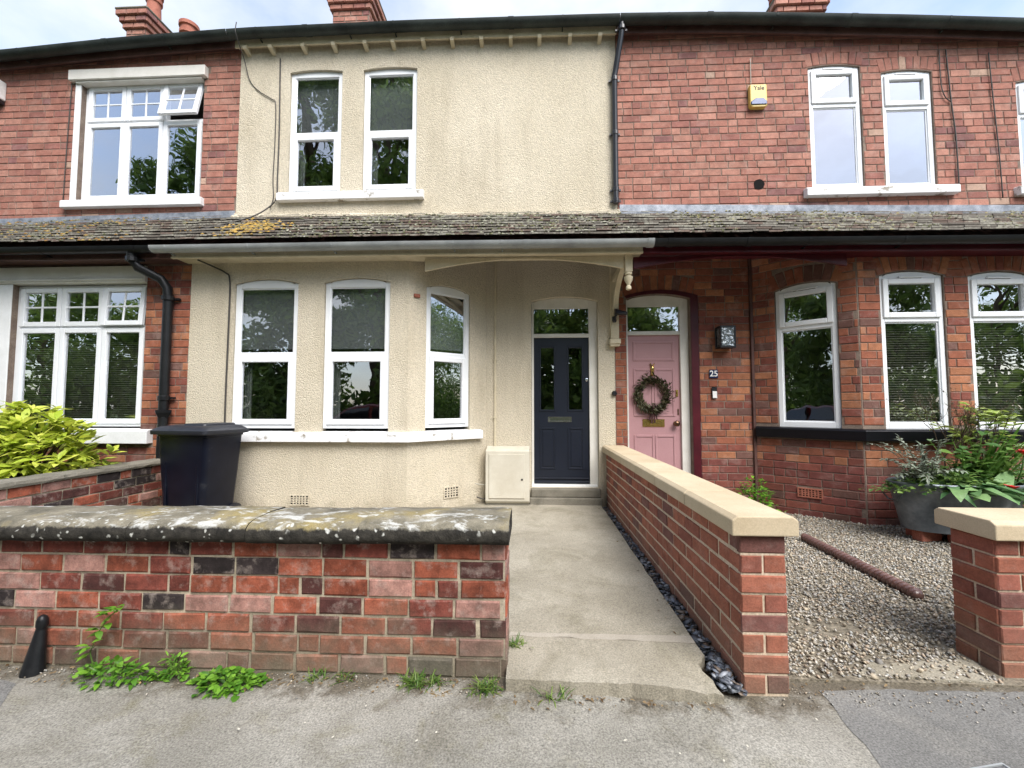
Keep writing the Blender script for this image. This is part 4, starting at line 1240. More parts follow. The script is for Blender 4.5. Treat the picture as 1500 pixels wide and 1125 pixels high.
obj('threshold', MB().fbox(FD, a - 0.03, b + 0.09, 0.255, 0.285, -0.16, -0.03), 'white_paint', hC, bevel=0.003)
obj('door_step', MB().box(-0.01, 0.873, 5.40, 5.66, 0.15, 0.254).box(-0.03, 0.885, 5.365, 5.5, 0.05, 0.149), 'concrete_dirty', hC, bevel=0.012, seg=2)

a, b = door_frame(hR, doorR, 'grey_white', -0.07, transom=2.268)
leaf = wall_sheet('front_door', Fr((0, YD - nd)), [(a, 0.12), (b, 0.12), (b, 2.243), (a, 2.243)], [], 'pink', hR, 0.03)
moulding(FN, a + 0.07, b - 0.07, 1.90, 2.16, 0, 'pink', leaf, raised=False, w=0.03)
for p, q in ((a + 0.07, a + 0.335), (b - 0.335, b - 0.07)):
    moulding(FN, p, q, 1.17, 1.80, 0, 'pink', leaf, raised=False, w=0.03)
    moulding(FN, p, q, 0.26, 0.93, 0, 'pink', leaf, raised=False, w=0.03)
obj('letter_plate', MB().fbox(FN, 1.45, 1.735, 1.035, 1.135, 0, 0.01).fbox(FN, 1.50, 1.685, 1.06, 1.11, 0.01, 0.016), 'brass', leaf, bevel=0.005)
kb = obj('door_knob', MB().lathe((0, 0, 0), [(0.03, 0), (0.03, 0.008), (0.014, 0.012), (0.014, 0.035), (0.034, 0.048), (0.040, 0.064), (0.033, 0.08), (0.012, 0.088)], 16), 'bronze', leaf)
kb.rotation_euler = (R(90), 0, 0); kb.location = Vector((1.875, YD - nd, 1.08)) - WLOC[leaf.name]; smooth_by_angle(kb, 50)
lk = obj('door_lock', MB().fbox(FN, 1.885, 1.915, 1.43, 1.52, 0, 0.012).fbox(FN, 1.893, 1.907, 1.46, 1.49, 0.012, 0.03), 'brass', leaf, bevel=0.003)
lk = obj('keyhole_cover', MB().fbox(FN, 1.905, 1.922, 1.19, 1.27, 0, 0.008), 'bronze', leaf, bevel=0.003)
obj('door_step', MB().box(1.20, 2.10, 5.36, 5.66, -0.02, 0.118), 'concrete_dirty', hR, bevel=0.012)
# brass door knocker: a hare's head with upright ears over a ring plate
kk = MB()
kk.lathe((1.585, YD - nd - 0.018, 1.70), [(0.004, 0), (0.018, 0.008), (0.022, 0.03), (0.016, 0.055), (0.022, 0.075), (0.026, 0.10), (0.020, 0.125), (0.008, 0.135)], 10, 1, 0.8)
kk.tube([(1.577, YD - nd - 0.02, 1.82), (1.57, YD - nd - 0.02, 1.85), (1.556, YD - nd - 0.016, 1.873)], [0.008, 0.010, 0.003], 6)
kk.tube([(1.593, YD - nd - 0.02, 1.82), (1.602, YD - nd - 0.02, 1.85), (1.616, YD - nd - 0.016, 1.868)], [0.008, 0.010, 0.003], 6)
smooth_by_angle(obj('door_knocker', kk, 'brass', leaf), 50)
# maroon painted margin round the pink door
mb = MB().fbox(FD, 2.058, 2.152, 0.0, 2.75, 0.0, 0.016)
aout = arch_pts(1.215, 2.152, 2.745, 0.075, 15); ain = arch_pts(1.235, 2.058, 2.71, 0.062, 15)
k = len(aout)
mb.add([FD.p(u, z, 0.014) for u, z in aout] + [FD.p(u, z, 0.014) for u, z in ain] + [FD.p(u, z, -0.1) for u, z in ain], [(i, i + 1, k + i + 1, k + i) for i in range(k - 1)] + [(k + i, k + i + 1, 2 * k + i + 1, 2 * k + i) for i in range(k - 1)])
obj('painted_margin', mb, 'maroon', hR)
# narrow dark brown strip up the right-hand jamb of the porch recess
obj('corner_strip', MB().box(2.80, 2.835, 5.465, 5.499, 0.0, 3.3), 'brown_paint', hR, bevel=0.004)

# ------------------------------------------------------------------ pipes and cables
def pipe(name, pts, r, mat, parent, n=10, collars=()):
    o = smooth_by_angle(obj(name, MB().tube(pts, r, n), mat, parent), 50)
    for z, rr in collars:
        # straight lengths are vertical: find the point at that height
        for p, q in zip(pts, pts[1:]):
            if min(p[2], q[2]) <= z <= max(p[2], q[2]):
                t = (z - p[2]) / (q[2] - p[2]) if q[2] != p[2] else 0
                c = [p[i] + (q[i] - p[i]) * t for i in range(3)]
                obj('collar', MB().lathe((c[0], c[1], c[2] - 0.03), [(rr * .85, 0), (rr, 0.006), (rr, 0.05), (rr * .9, 0.056)], 12).box(c[0] - rr * 1.6, c[0] + rr * 1.6, c[1] + rr * .5, c[1] + rr, c[2] - 0.012, c[2] + 0.012), mat, o)
                break
    return o
yp = YU - 0.065
pipe('downpipe', [(1.135, YE, 6.14), (1.135, YE, 6.03), (1.13, YE + 0.02, 5.95), (1.075, yp - 0.02, 5.58), (1.06, yp, 5.50), (1.06, yp, 3.84)], 0.036, 'black_plastic', hC, 12, [(6.03, 0.046), (5.46, 0.043), (4.75, 0.042), (4.02, 0.042), (3.88, 0.041)])
pipe('downpipe', [(-4.56, YG - 0.06, 3.10), (-4.555, YG - 0.05, 2.98), (-4.53, YG, 2.90), (-4.36, YB - 0.13, 2.80), (-4.31, YB - 0.085, 2.70), (-4.305, YB - 0.08, 2.55), (-4.305, YB - 0.08, 0.10)], 0.05, 'black_iron', hL, 12, [(2.98, 0.062), (2.58, 0.066), (1.4, 0.06)])
obj('gully_hopper', MB().lathe((-4.305, YB - 0.08, 1.10), [(0.052, 0), (0.055, 0.06), (0.10, 0.13), (0.105, 0.16), (0.095, 0.16)], 4), 'black_iron', hL)
def cable(pts, r, mat, parent, name='cable'):
    # smooth curve through the points
    P = [Vector(p) for p in pts]; out = []
    for i in range(len(P) - 1):
        p0, p1, p2, p3 = P[max(i - 1, 0)], P[i], P[i + 1], P[min(i + 2, len(P) - 1)]
        for k in range(5):
            t = k / 5
            out.append(0.5 * ((2 * p1) + (-p0 + p2) * t + (2 * p0 - 5 * p1 + 4 * p2 - p3) * t * t + (-p0 + 3 * p1 - 3 * p2 + p3) * t ** 3))
    out.append(P[-1])
    return obj(name, MB().tube(out, r, 5), mat, parent, smooth=True)
yc = YU - 0.024
cable([(-3.80, YE - 0.078, 6.26), (-3.80, YE - 0.08, 6.1), (-3.81, yc - 0.06, 5.92), (-3.76, yc, 5.66), (-3.62, yc, 5.50), (-3.45, yc, 5.39), (-3.395, yc, 5.31), (-3.39, yc, 4.75), (-3.40, yc, 4.3), (-3.385, yc, 4.05), (-3.43, yc, 3.90)], 0.006, 'cable_dark', hC)
cable([(-3.35, yc, 5.95), (-3.345, yc, 5.6), (-3.335, yc, 4.9), (-3.34, yc, 4.3), (-3.335, yc - 0.01, 4.05), (-3.40, yc - 0.03, 3.92), (-3.55, 5.08, 3.73), (-3.80, 4.87, 3.53), (-4.1, 4.72, 3.38)], 0.009, 'cable_dark', hC)
cable([(5.06, yc, 5.72), (5.06, yc, 5.3), (5.10, yc, 5.12), (5.165, yc, 5.05)], 0.006, 'cable_dark', hR)
cable([(5.14, yc, 5.72), (5.17, yc, 5.05), (5.20, yc, 4.6), (5.205, yc, 3.9)], 0.008, 'cable_dark', hR)
cable([(5.64, yc, 5.66), (5.66, yc, 5.1), (5.69, yc, 4.4), (5.70, yc, 3.82)], 0.007, 'cable_dark', hR)
cable([(2.775, yc, 5.7), (2.772, yc, 5.33)], 0.005, 'cable_grey', hR)
cable([(-6.275, yc, 5.72), (-6.295, yc, 4.9), (-6.305, yc, 4.07)], 0.006, 'cable_dark', hL)
yb = YB - 0.022
cable([(-3.86, YG + 0.05, 2.995), (-3.80, yb - 0.05, 2.97), (-3.66, yb, 2.90), (-3.60, yb, 2.80), (-3.595, yb, 2.3), (-3.60, yb, 1.6), (-3.60, yb, 1.02)], 0.010, 'cable_dark', hC)
obj('conduit', MB().box(-0.492, -0.468, 5.474, 5.499, 0.775, 3.285).box(-0.468, -0.03, 5.476, 5.499, 3.255, 3.28), 'cream_paint', hC, bevel=0.003)
for z in (2.6, 1.9, 1.15):
    obj('conduit_clip', MB().box(-0.50, -0.46, 5.468, 5.499, z, z + 0.02), 'cream_paint', hC)
cable([(-0.72, 5.33, 0.33), (-0.62, 5.36, 0.31), (-0.58, 5.42, 0.31)], 0.006, 'cable_grey', hC)
cable([(-0.70, 5.35, 0.16), (-0.62, 5.37, 0.13), (-0.585, 5.42, 0.14)], 0.008, 'cable_dark', hC)

# ------------------------------------------------------------------ wall vents and small fittings
def air_brick(house, fr, u0, u1, z0, z1, nx, nz, mat, n0=0.0):
    mb = MB(); ring(mb, fr, u0, u1, z0, z1, 0.014, n0 - 0.02, n0 + 0.012)
    du = (u1 - u0 - 0.028) / nx; dz = (z1 - z0 - 0.028) / nz
    for i in range(1, nx): mb.fbox(fr, u0 + .014 + du * i - du * .22, u0 + .014 + du * i + du * .22, z0 + .014, z1 - .014, n0 - 0.02, n0 + 0.010)
    for j in range(1, nz): mb.fbox(fr, u0 + .014, u1 - .014, z0 + .014 + dz * j - dz * .22, z0 + .014 + dz * j + dz * .22, n0 - 0.02, n0 + 0.009)
    o = obj('air_vent', mb, mat, house)
    obj('vent_shade_block', MB().fbox(fr, u0 + .01, u1 - .01, z0 + .01, z1 - .01, n0 - 0.018, n0 + 0.002), 'shade_black', o)  # solid black block painting the shade behind the bars
air_brick(hC, Fr((0, YB - .006)), -2.80, -2.565, 0.16, 0.285, 6, 4, 'render', 0.0)
air_brick(hC, Fr((-1.435, YB - .006), (0.835, 0.70)), 0.475, 0.685, 0.185, 0.325, 5, 4, 'render', 0.0)
air_brick(hR, FRc, 0.445, 0.69, 0.235, 0.345, 7, 4, 'terracotta', 0.006)
obj('hole_shade_disc', MB().add([FU.p(2.84 + 0.066 * math.cos(t) * (1 + .06 * math.sin(3 * t + 1)), 4.07 + 0.066 * math.sin(t) * (1 + .05 * math.sin(2 * t)), 0.0125) for t in [2 * math.pi * i / 14 for i in range(14)]] + [FU.p(2.84 + 0.062 * math.cos(t), 4.07 + 0.062 * math.sin(t), 0.011) for t in [2 * math.pi * i / 14 for i in range(14)]],
    [(i, (i + 1) % 14, 14 + (i + 1) % 14, 14 + i) for i in range(14)] + [tuple(range(14, 28))]), 'shade_black', hR)  # flat disc proud of the bricks, its black imitating the shaded depth of a hole
obj('wall_fixing', MB().fbox(FCc, 0.055, 0.13, 2.59, 2.63, 0.0, 0.03), 'terracotta', hC, bevel=0.004)
def text_obj(body, size, loc, mat, parent, rot=(R(90), 0, 0), name='lettering', sx=1.0):
    cu = bpy.data.curves.new('t', 'FONT'); cu.body = body; cu.size = size; cu.align_x = 'CENTER'; cu.align_y = 'CENTER'; cu.extrude = 0.0012
    cu.offset = size * 0.012
    to = bpy.data.objects.new('t', cu); C.objects.link(to)
    dg = bpy.context.evaluated_depsgraph_get(); dg.update()
    me = bpy.data.meshes.new_from_object(to.evaluated_get(dg))
    bpy.data.objects.remove(to)
    me.materials.clear(); me.materials.append(M[mat])
    o = bpy.data.objects.new(name, me); C.objects.link(o)
    place(o, loc, parent); o.rotation_euler = rot; o.scale = (sx, 1, 1)
    return o
M['alarm_yellow'] = plain('alarm_yellow', (0.66, 0.47, 0.12), 0.4, 0.5, grain=0.04)
M['alarm_blue'] = plain('alarm_blue', (0.012, 0.05, 0.19), 0.2, 0.5)
M['ink'] = plain('black_ink', (0.02, 0.02, 0.02), 0.6)
M['white_plain'] = plain('white_plastic', (0.8, 0.8, 0.78), 0.35)
M['plaque_blue'] = plain('plaque_blue', (0.012, 0.02, 0.07), 0.25)
al = thing('alarm_box', 'small yellow burglar alarm box with blue lamp on upstairs brick wall', 'alarm', (2.84, YU - 0.01, 5.03))
FA = Fr((0, YU - 0.008))
obj('case', MB().fpoly(FA, [(2.735, 5.055), (2.755, 5.035), (2.925, 5.035), (2.945, 5.055), (2.945, 5.325), (2.735, 5.325)], 0.0, 0.062), 'alarm_yellow', al, bevel=0.012, seg=2)
obj('lamp_lens', MB().fpoly(FA, [(2.742, 5.062), (2.938, 5.062), (2.938, 5.10), (2.90, 5.14), (2.80, 5.14), (2.742, 5.10)], 0.05, 0.074), 'alarm_blue', al, bevel=0.008)
text_obj('Yale', 0.075, (2.845, YU - 0.008 - 0.0625, 5.275), 'ink', al)
bx = thing('security_light', 'white box-shaped fitting high on the brick wall of the left-hand house', 'wall fitting', (-7.31, YU, 5.48))
bx['label'] = 'white box fitting with black lens high on the brick wall beside the three-light window'
obj('case', MB().fbox(FU, -7.42, -7.24, 5.50, 5.76, 0.006, 0.12), 'white_plain', bx, bevel=0.012, seg=2)
obj('lens', MB().fbox(FU, -7.41, -7.25, 5.44, 5.499, 0.006, 0.10), 'black_plastic', bx, bevel=0.01)

wl = thing('wall_lamp', 'black box lantern with rippled glass on the brick wall beside the pink door', 'lamp', (2.455, YD, 2.03))
mb = MB(); FW = Fr((0, YD - 0.012))
mb.fbox(FW, 2.36, 2.55, 2.04, 2.31, 0.0, 0.012); mb.fbox(FW, 2.36, 2.55, 2.29, 2.315, 0.012, 0.16); mb.fbox(FW, 2.36, 2.55, 2.035, 2.06, 0.012, 0.16)
for u in (2.36, 2.532):
    mb.fbox(FW, u, u + 0.018, 2.06, 2.29, 0.142, 0.16)
obj('lamp_frame', mb, 'black_plastic', wl, bevel=0.003)
def rippled():
    m, nt, b, L = newmat('rippled_glass')
    b.inputs['Base Color'].default_value = (0.25, 0.28, 0.3, 1)
    b.inputs['Roughness'].default_value = 0.06; b.inputs['Specular IOR Level'].default_value = 0.9; b.inputs['Metallic'].default_value = 0.5
    bump(nt, b, noise(nt, pos(nt), 26, 2, 0.4), 0.9, 0.03)
    return m
M['ripple'] = rippled()
obj('lamp_glass', MB().fbox(FW, 2.375, 2.535, 2.06, 2.29, 0.02, 0.15), 'ripple', wl)
pl = thing('house_number', 'small dark blue enamel number plaque on the brick beside the pink door', 'number plate', (2.33, YD, 1.66))
obj('plate', MB().fbox(FW, 2.275, 2.385, 1.663, 1.773, 0.0, 0.008), 'plaque_blue', pl, bevel=0.004)
text_obj('25', 0.105, (2.33, YD - 0.012 - 0.0085, 1.718), 'white_plain', pl, name='numerals')
db = thing('doorbell', 'narrow doorbell, black above and white below, under the number plaque', 'doorbell', (2.33, YD, 1.40))
obj('body', MB().fbox(FW, 2.298, 2.362, 1.402, 1.55, 0.0, 0.02), 'black_plastic', db, bevel=0.005)
obj('button_plate', MB().fbox(FW, 2.302, 2.358, 1.406, 1.495, 0.02, 0.026), 'white_plain', db, bevel=0.004)
sl = thing('spotlight', 'small black spotlight clamped below the curved cream bracket', 'light', (1.09, 5.43, 2.40))
mb = MB(); mb.tube([(1.075, 5.43, 2.42), (1.07, 5.38, 2.42), (1.075, 5.33, 2.47)], 0.014, 8); mb.lathe((1.062, 5.40, 2.38), [(0.02, 0), (0.03, 0.02), (0.03, 0.07), (0.018, 0.085)], 10)
obj('bracket', mb, 'black_plastic', sl, smooth=True)
mb = MB(); mb.add([(1.05, 5.27, 2.53), (1.05, 5.35, 2.55), (1.20, 5.35, 2.50), (1.20, 5.24, 2.475), (1.05, 5.25, 2.46), (1.05, 5.35, 2.46), (1.20, 5.35, 2.455), (1.20, 5.24, 2.445)], [(0, 1, 2, 3), (7, 6, 5, 4), (0, 4, 5, 1), (1, 5, 6, 2), (2, 6, 7, 3), (3, 7, 4, 0)])
obj('lamp_head', mb, 'black_plastic', sl, bevel=0.012, seg=2)
fx = MB().lathe((0, 0, 0), [(0.03, 0), (0.035, 0.02), (0.02, 0.04)], 10)
o = obj('cable_gland', fx, 'black_plastic', hC); o.rotation_euler = (R(90), 0, 0); o.location = Vector((1.066, 5.492, 1.47)) - WLOC[hC.name]
# meter box
mt = thing('meter_box', 'cream plastic utility meter cabinet standing beside the navy front door', 'meter box', (-0.305, 5.4, 0.06))
obj('case', MB().add([(-0.585, 5.33, 0.085), (-0.03, 5.33, 0.085), (-0.03, 5.498, 0.085), (-0.585, 5.498, 0.085), (-0.585, 5.30, 0.745), (-0.03, 5.30, 0.745), (-0.03, 5.498, 0.79), (-0.585, 5.498, 0.79), (-0.585, 5.30, 0.12), (-0.03, 5.30, 0.12)],
    [(0, 3, 2, 1), (4, 5, 6, 7), (8, 9, 5, 4), (0, 1, 9, 8), (1, 2, 6, 5, 9), (3, 0, 8, 4, 7), (2, 3, 7, 6)]), 'meter', mt, bevel=0.01, seg=2)
obj('plinth', MB().box(-0.575, -0.04, 5.325, 5.498, 0.055, 0.084), 'concrete_dirty', mt)
obj('door', MB().box(-0.54, -0.09, 5.288, 5.299, 0.155, 0.705), 'meter', mt, bevel=0.004)
lk = obj('lock', MB().lathe((0, 0, 0), [(0.012, 0), (0.012, 0.006)], 10), 'black_plastic', mt); lk.rotation_euler = (R(90), 0, 0); lk.location = Vector((-0.125, 5.288, 0.39)) - WLOC[mt.name]

# ------------------------------------------------------------------ garden walls
mo, mn = mesh_for('old_brick', WORN), mesh_for('new_brick')
ow = thing('garden_wall', 'old weathered red brick garden wall with lichen-covered rounded stone coping', 'wall', (-2.6, 2.18, 0))
core = obj('wall_core', MB().box(-5.2, -0.131, 2.076, 2.292, -0.05, 0.642), 'old_mortar', ow)
FO, FE = Fr((0, 2.072)), Fr((-0.127, 0), (0, 1))
wr = random.Random(40)
ob = courses(FO, -5.2, -0.122, 0.004, 0.645, 0.0912, 0.226, [], pal_old, wr, 0, gap=0.011)
ob = [(f, u + wr.uniform(-.003, .003), z + wr.uniform(-.002, .002), w_ - wr.uniform(-.001, .006), h_ - wr.uniform(-.001, .004), wr.uniform(-.01, .01), c) for f, u, z, w_, h_, r_, c in ob]
# the wall's end: headers
for i in range(7):
    z = 0.004 + 0.0912 * (i + .5)
    if i % 2: ob.append((FE, 2.181, z, 0.205, 0.079, 0, pal_old(wr)))
    else:
        ob.append((FE, 2.122, z, 0.093, 0.079, 0, pal_old(wr))); ob.append((FE, 2.232, z, 0.105, 0.079, 0, pal_old(wr)))
lay(ob, lambda f: core, mo, 'brick_joined', 300, proud=0.005, joined_parent=ow)
prof = [(2.335, 0.645), (2.335, 0.735), (2.325, 0.748), (2.20, 0.758), (2.06, 0.752), (2.015, 0.742), (1.995, 0.725), (1.987, 0.70), (1.988, 0.672), (2.0, 0.655), (2.02, 0.645)]
edges = [-5.2, -4.35, -3.5, -2.72, -1.98, -1.38, -0.83, -0.108]
for i, (a, b) in enumerate(zip(edges, edges[1:])):
    mb = MB(); n = 12; k = len(prof)
    dz = wr.uniform(-.004, .004)
    for q in range(n + 1):
        x = a + 0.0015 + (b - a - 0.003) * q / n
        e = 0.82 if q in (0, n) else 1
        for y, z in prof:
            inset = 0.003 if q in (0, n) else 0
            yy = y + (inset if y < 2.1 else 0) + wr.uniform(-.003, .003); zz = z + dz - (inset * .7 if z > 0.7 else 0) + wr.uniform(-.0025, .0025) - (0.012 * (x + 0.1) * -0.5)
            mb.v.append((x, yy, zz))
    mb.f += [(q * k + j, (q + 1) * k + j, (q + 1) * k + (j + 1) % k, q * k + (j + 1) % k) for q in range(n) for j in range(k)]
    mb.f += [tuple(range(k)), tuple(n * k + j for j in range(k))]
    smooth_by_angle(obj('coping_stone', mb, 'coping', ow), 60)

nw = thing('garden_wall', 'new red brick garden wall with pale sandstone coping running beside the concrete path', 'wall', (1.05, 3.7, 0))
core = obj('wall_core', MB().box(0.956, 1.149, 2.016, 5.495, -0.05, 0.714), 'new_mortar', nw)
FM, FMr, FMf = Fr((0.953, 0), (0, -1)), Fr((1.152, 0), (0, 1)), Fr((0, 2.012))
wr = random.Random(44)
def stretchers(fr, u0, u1, z0, n, ch, bl, start, pal, r, gap=0.011):
    out = []
    for i in range(n):
        u = u0; first = True
        z = z0 + ch * (i + .5)
        while u < u1 - 0.02:
            L = bl * (0.5 if (first and (i + start) % 2) else 1.0)
            first = False
            q = min(u + L, u1)
            out.append((fr, (u + q) / 2, z, q - u - gap, ch - gap, 0, pal(r))); u = q
    return out
NCH = 0.0885
nb = []
for i in range(8):   # front end: one stretcher, then two headers, in turn
    z = 0.004 + NCH * (i + .5)
    if i % 2 == 1: nb.append((FMf, 1.0525, z, 0.203, NCH - .011, 0, pal_new(wr)))
    else:
        nb.append((FMf, 1.0005, z, 0.094, NCH - .011, 0, pal_new(wr))); nb.append((FMf, 1.1045, z, 0.094, NCH - .011, 0, pal_new(wr)))
side = []
for i in range(8):
    y = 2.012; z = 0.004 + NCH * (i + .5); first = True
    while y < 5.47:
        L = 0.116 if first and i % 2 == 1 else 0.232
        first = False; q = min(y + L, 5.49)
        side.append((y, q, z)); y = q
for y, q, z in side: nb.append((FM, -(y + q) / 2, z, q - y - 0.014, NCH - .015, 0, pal_new(wr)))
lay(nb, lambda f: core, mn, 'brick_joined', 300, proud=0.002)
lay([(FMr, (y + q) / 2, z, q - y - 0.011, NCH - .011, 0, pal_new(wr)) for y, q, z in side], lambda f: core, mn, 'brick_joined', 0, proud=0.005, joined_parent=nw)
ys = [1.975, 2.58, 3.18, 3.78, 4.38, 4.98, 5.495]
for a, b in zip(ys, ys[1:]):
    mb = MB().add([(x, y, z) for y in (a + .0025, b - .0025) for x, z in ((0.905, 0.714), (1.2, 0.714), (1.2, 0.785), (1.175, 0.803), (0.93, 0.803), (0.905, 0.785))], [(0, 1, 2, 3, 4, 5), (11, 10, 9, 8, 7, 6)] + [(i, i + 6, (i + 1) % 6 + 6, (i + 1) % 6) for i in range(6)])
    obj('coping_stone', mb, 'sandstone', nw, bevel=0.006, seg=2)

pw = thing('garden_wall', 'short new brick wall with sandstone cap in front of the tub planter', 'wall', (2.9, 2.3, 0))
core = obj('wall_core', MB().box(2.246, 3.9, 2.186, 2.404, -0.05, 0.66), 'new_mortar', pw)
FP, FPs = Fr((0, 2.182)), Fr((2.242, 0), (0, -1))
pbk = []
NC2 = 0.0822
for i in range(8):
    z = 0.0 + NC2 * (i + .5)
    u = 2.2365; first = True
    while u < 3.88:
        L = 0.116 if first and i % 2 else 0.232
        first = False; q = min(u + L, 3.9)
        pbk.append((FP, (u + q) / 2, z, q - u - .011, NC2 - .011, 0, pal_new(wr))); u = q
    if i % 2: pbk.append((FPs, -2.292, z, 0.215, NC2 - .011, 0, pal_new(wr)))
    else: pbk.append((FPs, -2.235, z, 0.094, NC2 - .011, 0, pal_new(wr))); pbk.append((FPs, -2.35, z, 0.105, NC2 - .011, 0, pal_new(wr)))
lay(pbk, lambda f: core, mn, 'brick_joined', 300, proud=0.005)
for a, b in ((2.205, 2.82), (2.825, 3.44), (3.445, 3.95)):
    mb = MB().add([(x, y, z) for x in (a, b) for y, z in ((2.14, 0.66), (2.45, 0.66), (2.45, 0.735), (2.425, 0.752), (2.165, 0.752), (2.14, 0.735))], [(0, 1, 2, 3, 4, 5), (11, 10, 9, 8, 7, 6)] + [(i, i + 6, (i + 1) % 6 + 6, (i + 1) % 6) for i in range(6)])
    obj('coping_stone', mb, 'sandstone', pw, bevel=0.006, seg=2)

dw = thing('garden_wall', 'low old brick dividing wall with flat mortar cap between the bush and the wheelie bin', 'wall', (-4.31, 3.5, 0))
core = obj('wall_core', MB().box(-4.42, -4.206, 2.345, 4.79, -0.05, 0.644), 'old_mortar', dw)
FV = Fr((-4.202, 0), (0, 1))
wr = random.Random(46)
lay(courses(FV, 2.345, 4.79, 0.01, 0.645, 0.0905, 0.232, [], pal_old, wr, 4, gap=0.013), lambda f: core, mo, 'brick_joined', 300, proud=0.006)
prev = 2.345
for y in (2.95, 3.6, 4.2, 4.792):
    mb = MB(); n = 8
    pr = [(-4.45, 0.646), (-4.175, 0.646), (-4.17, 0.665), (-4.18, 0.69), (-4.30, 0.702), (-4.44, 0.69)]
    for q in range(n + 1):
        yy = prev + 0.003 + (y - prev - 0.006) * q / n
        mb.v += [(x + wr.uniform(-.004, .004), yy, z + wr.uniform(-.003, .003)) for x, z in pr]
    mb.f += [(q * 6 + j, (q + 1) * 6 + j, (q + 1) * 6 + (j + 1) % 6, q * 6 + (j + 1) % 6) for q in range(n) for j in range(6)] + [tuple(range(6)), tuple(n * 6 + j for j in range(6))]
    obj('cap_slab', mb, 'concrete_dirty', dw); prev = y

# ------------------------------------------------------------------ slate chips and gravel
def scatter(name, pts, sizes, flat, pal, mat, r=nprng):
    """many small stones joined into one mesh; each is a dented eight-cornered lump"""
    n = len(pts)
    base = np.array([(1, 0, 0), (.5, .87, 0), (-.5, .87, 0), (-1, 0, 0), (-.5, -.87, 0), (.5, -.87, 0), (0, 0, 1), (0, 0, -1)], float)
    tri = np.array([(0, 1, 6), (1, 2, 6), (2, 3, 6), (3, 4, 6), (4, 5, 6), (5, 0, 6), (1, 0, 7), (2, 1, 7), (3, 2, 7), (4, 3, 7), (5, 4, 7), (0, 5, 7)])
    V = base[None] * r.uniform(0.7, 1.25, (n, 8, 1))
    V[:, :, 1] *= r.uniform(0.55, 0.95, (n, 1)); V[:, :, 2] *= r.uniform(*flat, (n, 1))
    # flat-topped lumps: push the apex sideways
    V[:, 6, :2] += r.uniform(-.35, .35, (n, 2))
    yaw = r.uniform(0, 2 * np.pi, n); tx = r.normal(0, 0.28, n); ty = r.normal(0, 0.28, n)
    x = V[:, :, 0] * np.cos(yaw)[:, None] - V[:, :, 1] * np.sin(yaw)[:, None]
    y = V[:, :, 0] * np.sin(yaw)[:, None] + V[:, :, 1] * np.cos(yaw)[:, None]
    z = V[:, :, 2] + x * tx[:, None] + y * ty[:, None]
    W = np.stack([x, y, z], 2) * sizes[:, None, None] + pts[:, None, :]
    me = bpy.data.meshes.new(name)
    nv, nf = n * 8, n * 12
    org = np.array([pts[:, 0].mean(), pts[:, 1].mean(), 0.0])
    me.vertices.add(nv); me.vertices.foreach_set('co', (W.reshape(-1, 3) - org).ravel())
    F = (tri[None] + (np.arange(n) * 8)[:, None, None]).reshape(-1)
    me.loops.add(nf * 3); me.loops.foreach_set('vertex_index', F.astype(np.int32))
    me.polygons.add(nf); me.polygons.foreach_set('loop_start', np.arange(nf, dtype=np.int32) * 3)
    me.update(calc_edges=True)
    col = np.array(pal)[r.integers(0, len(pal), n)] * r.uniform(0.7, 1.25, (n, 1))
    c4 = np.ones((n, 8, 4), np.float32); c4[:, :, :3] = col[:, None, :]
    at = me.color_attributes.new('tint', 'FLOAT_COLOR', 'POINT'); at.data.foreach_set('color', c4.ravel())
    me.materials.append(M[mat])
    o = bpy.data.objects.new(name, me); C.objects.link(o); o.location = org; WLOC[o.name] = Vector(org)
    o['kind'] = 'stuff'
    return o
n = 1500
sp = np.stack([nprng.uniform(0.872, 0.945, n), 1.99 + 3.4 * nprng.uniform(0, 1, n) ** 1.2, nprng.uniform(0.012, 0.05, n)], 1)
sp[:, 0] = np.where(sp[:, 1] < 2.14, nprng.uniform(0.845, 0.945, n), sp[:, 0])
m_ = 70
big = np.stack([nprng.uniform(0.872, 0.925, m_), 2.0 + 0.9 * nprng.uniform(0, 1, m_) ** 1.5, nprng.uniform(0.03, 0.06, m_)], 1)
sp = np.concatenate([sp, big])
ssz = np.concatenate([nprng.uniform(0.010, 0.028, n), nprng.uniform(0.020, 0.034, m_)])
sheet('slate_bed', 0.80, 0.956, 2.02, 5.4, 0.010, 0.1, 'soil')
tag(scatter('slate_chips', sp, ssz, (0.14, 0.3), [(0.10, 0.115, 0.145), (0.16, 0.18, 0.215), (0.075, 0.082, 0.10), (0.23, 0.245, 0.27), (0.16, 0.125, 0.10)], 'slate'), 'blue grey slate chips filling the gap along the new wall', 'slate chips')
n = 60000
gx = nprng.uniform(1.17, 5.3, n); gy = 2.13 + 3.35 * nprng.uniform(0, 1, n)
ok = ~((gx > 2.2) & (gx < 4.0) & (gy < 2.43))
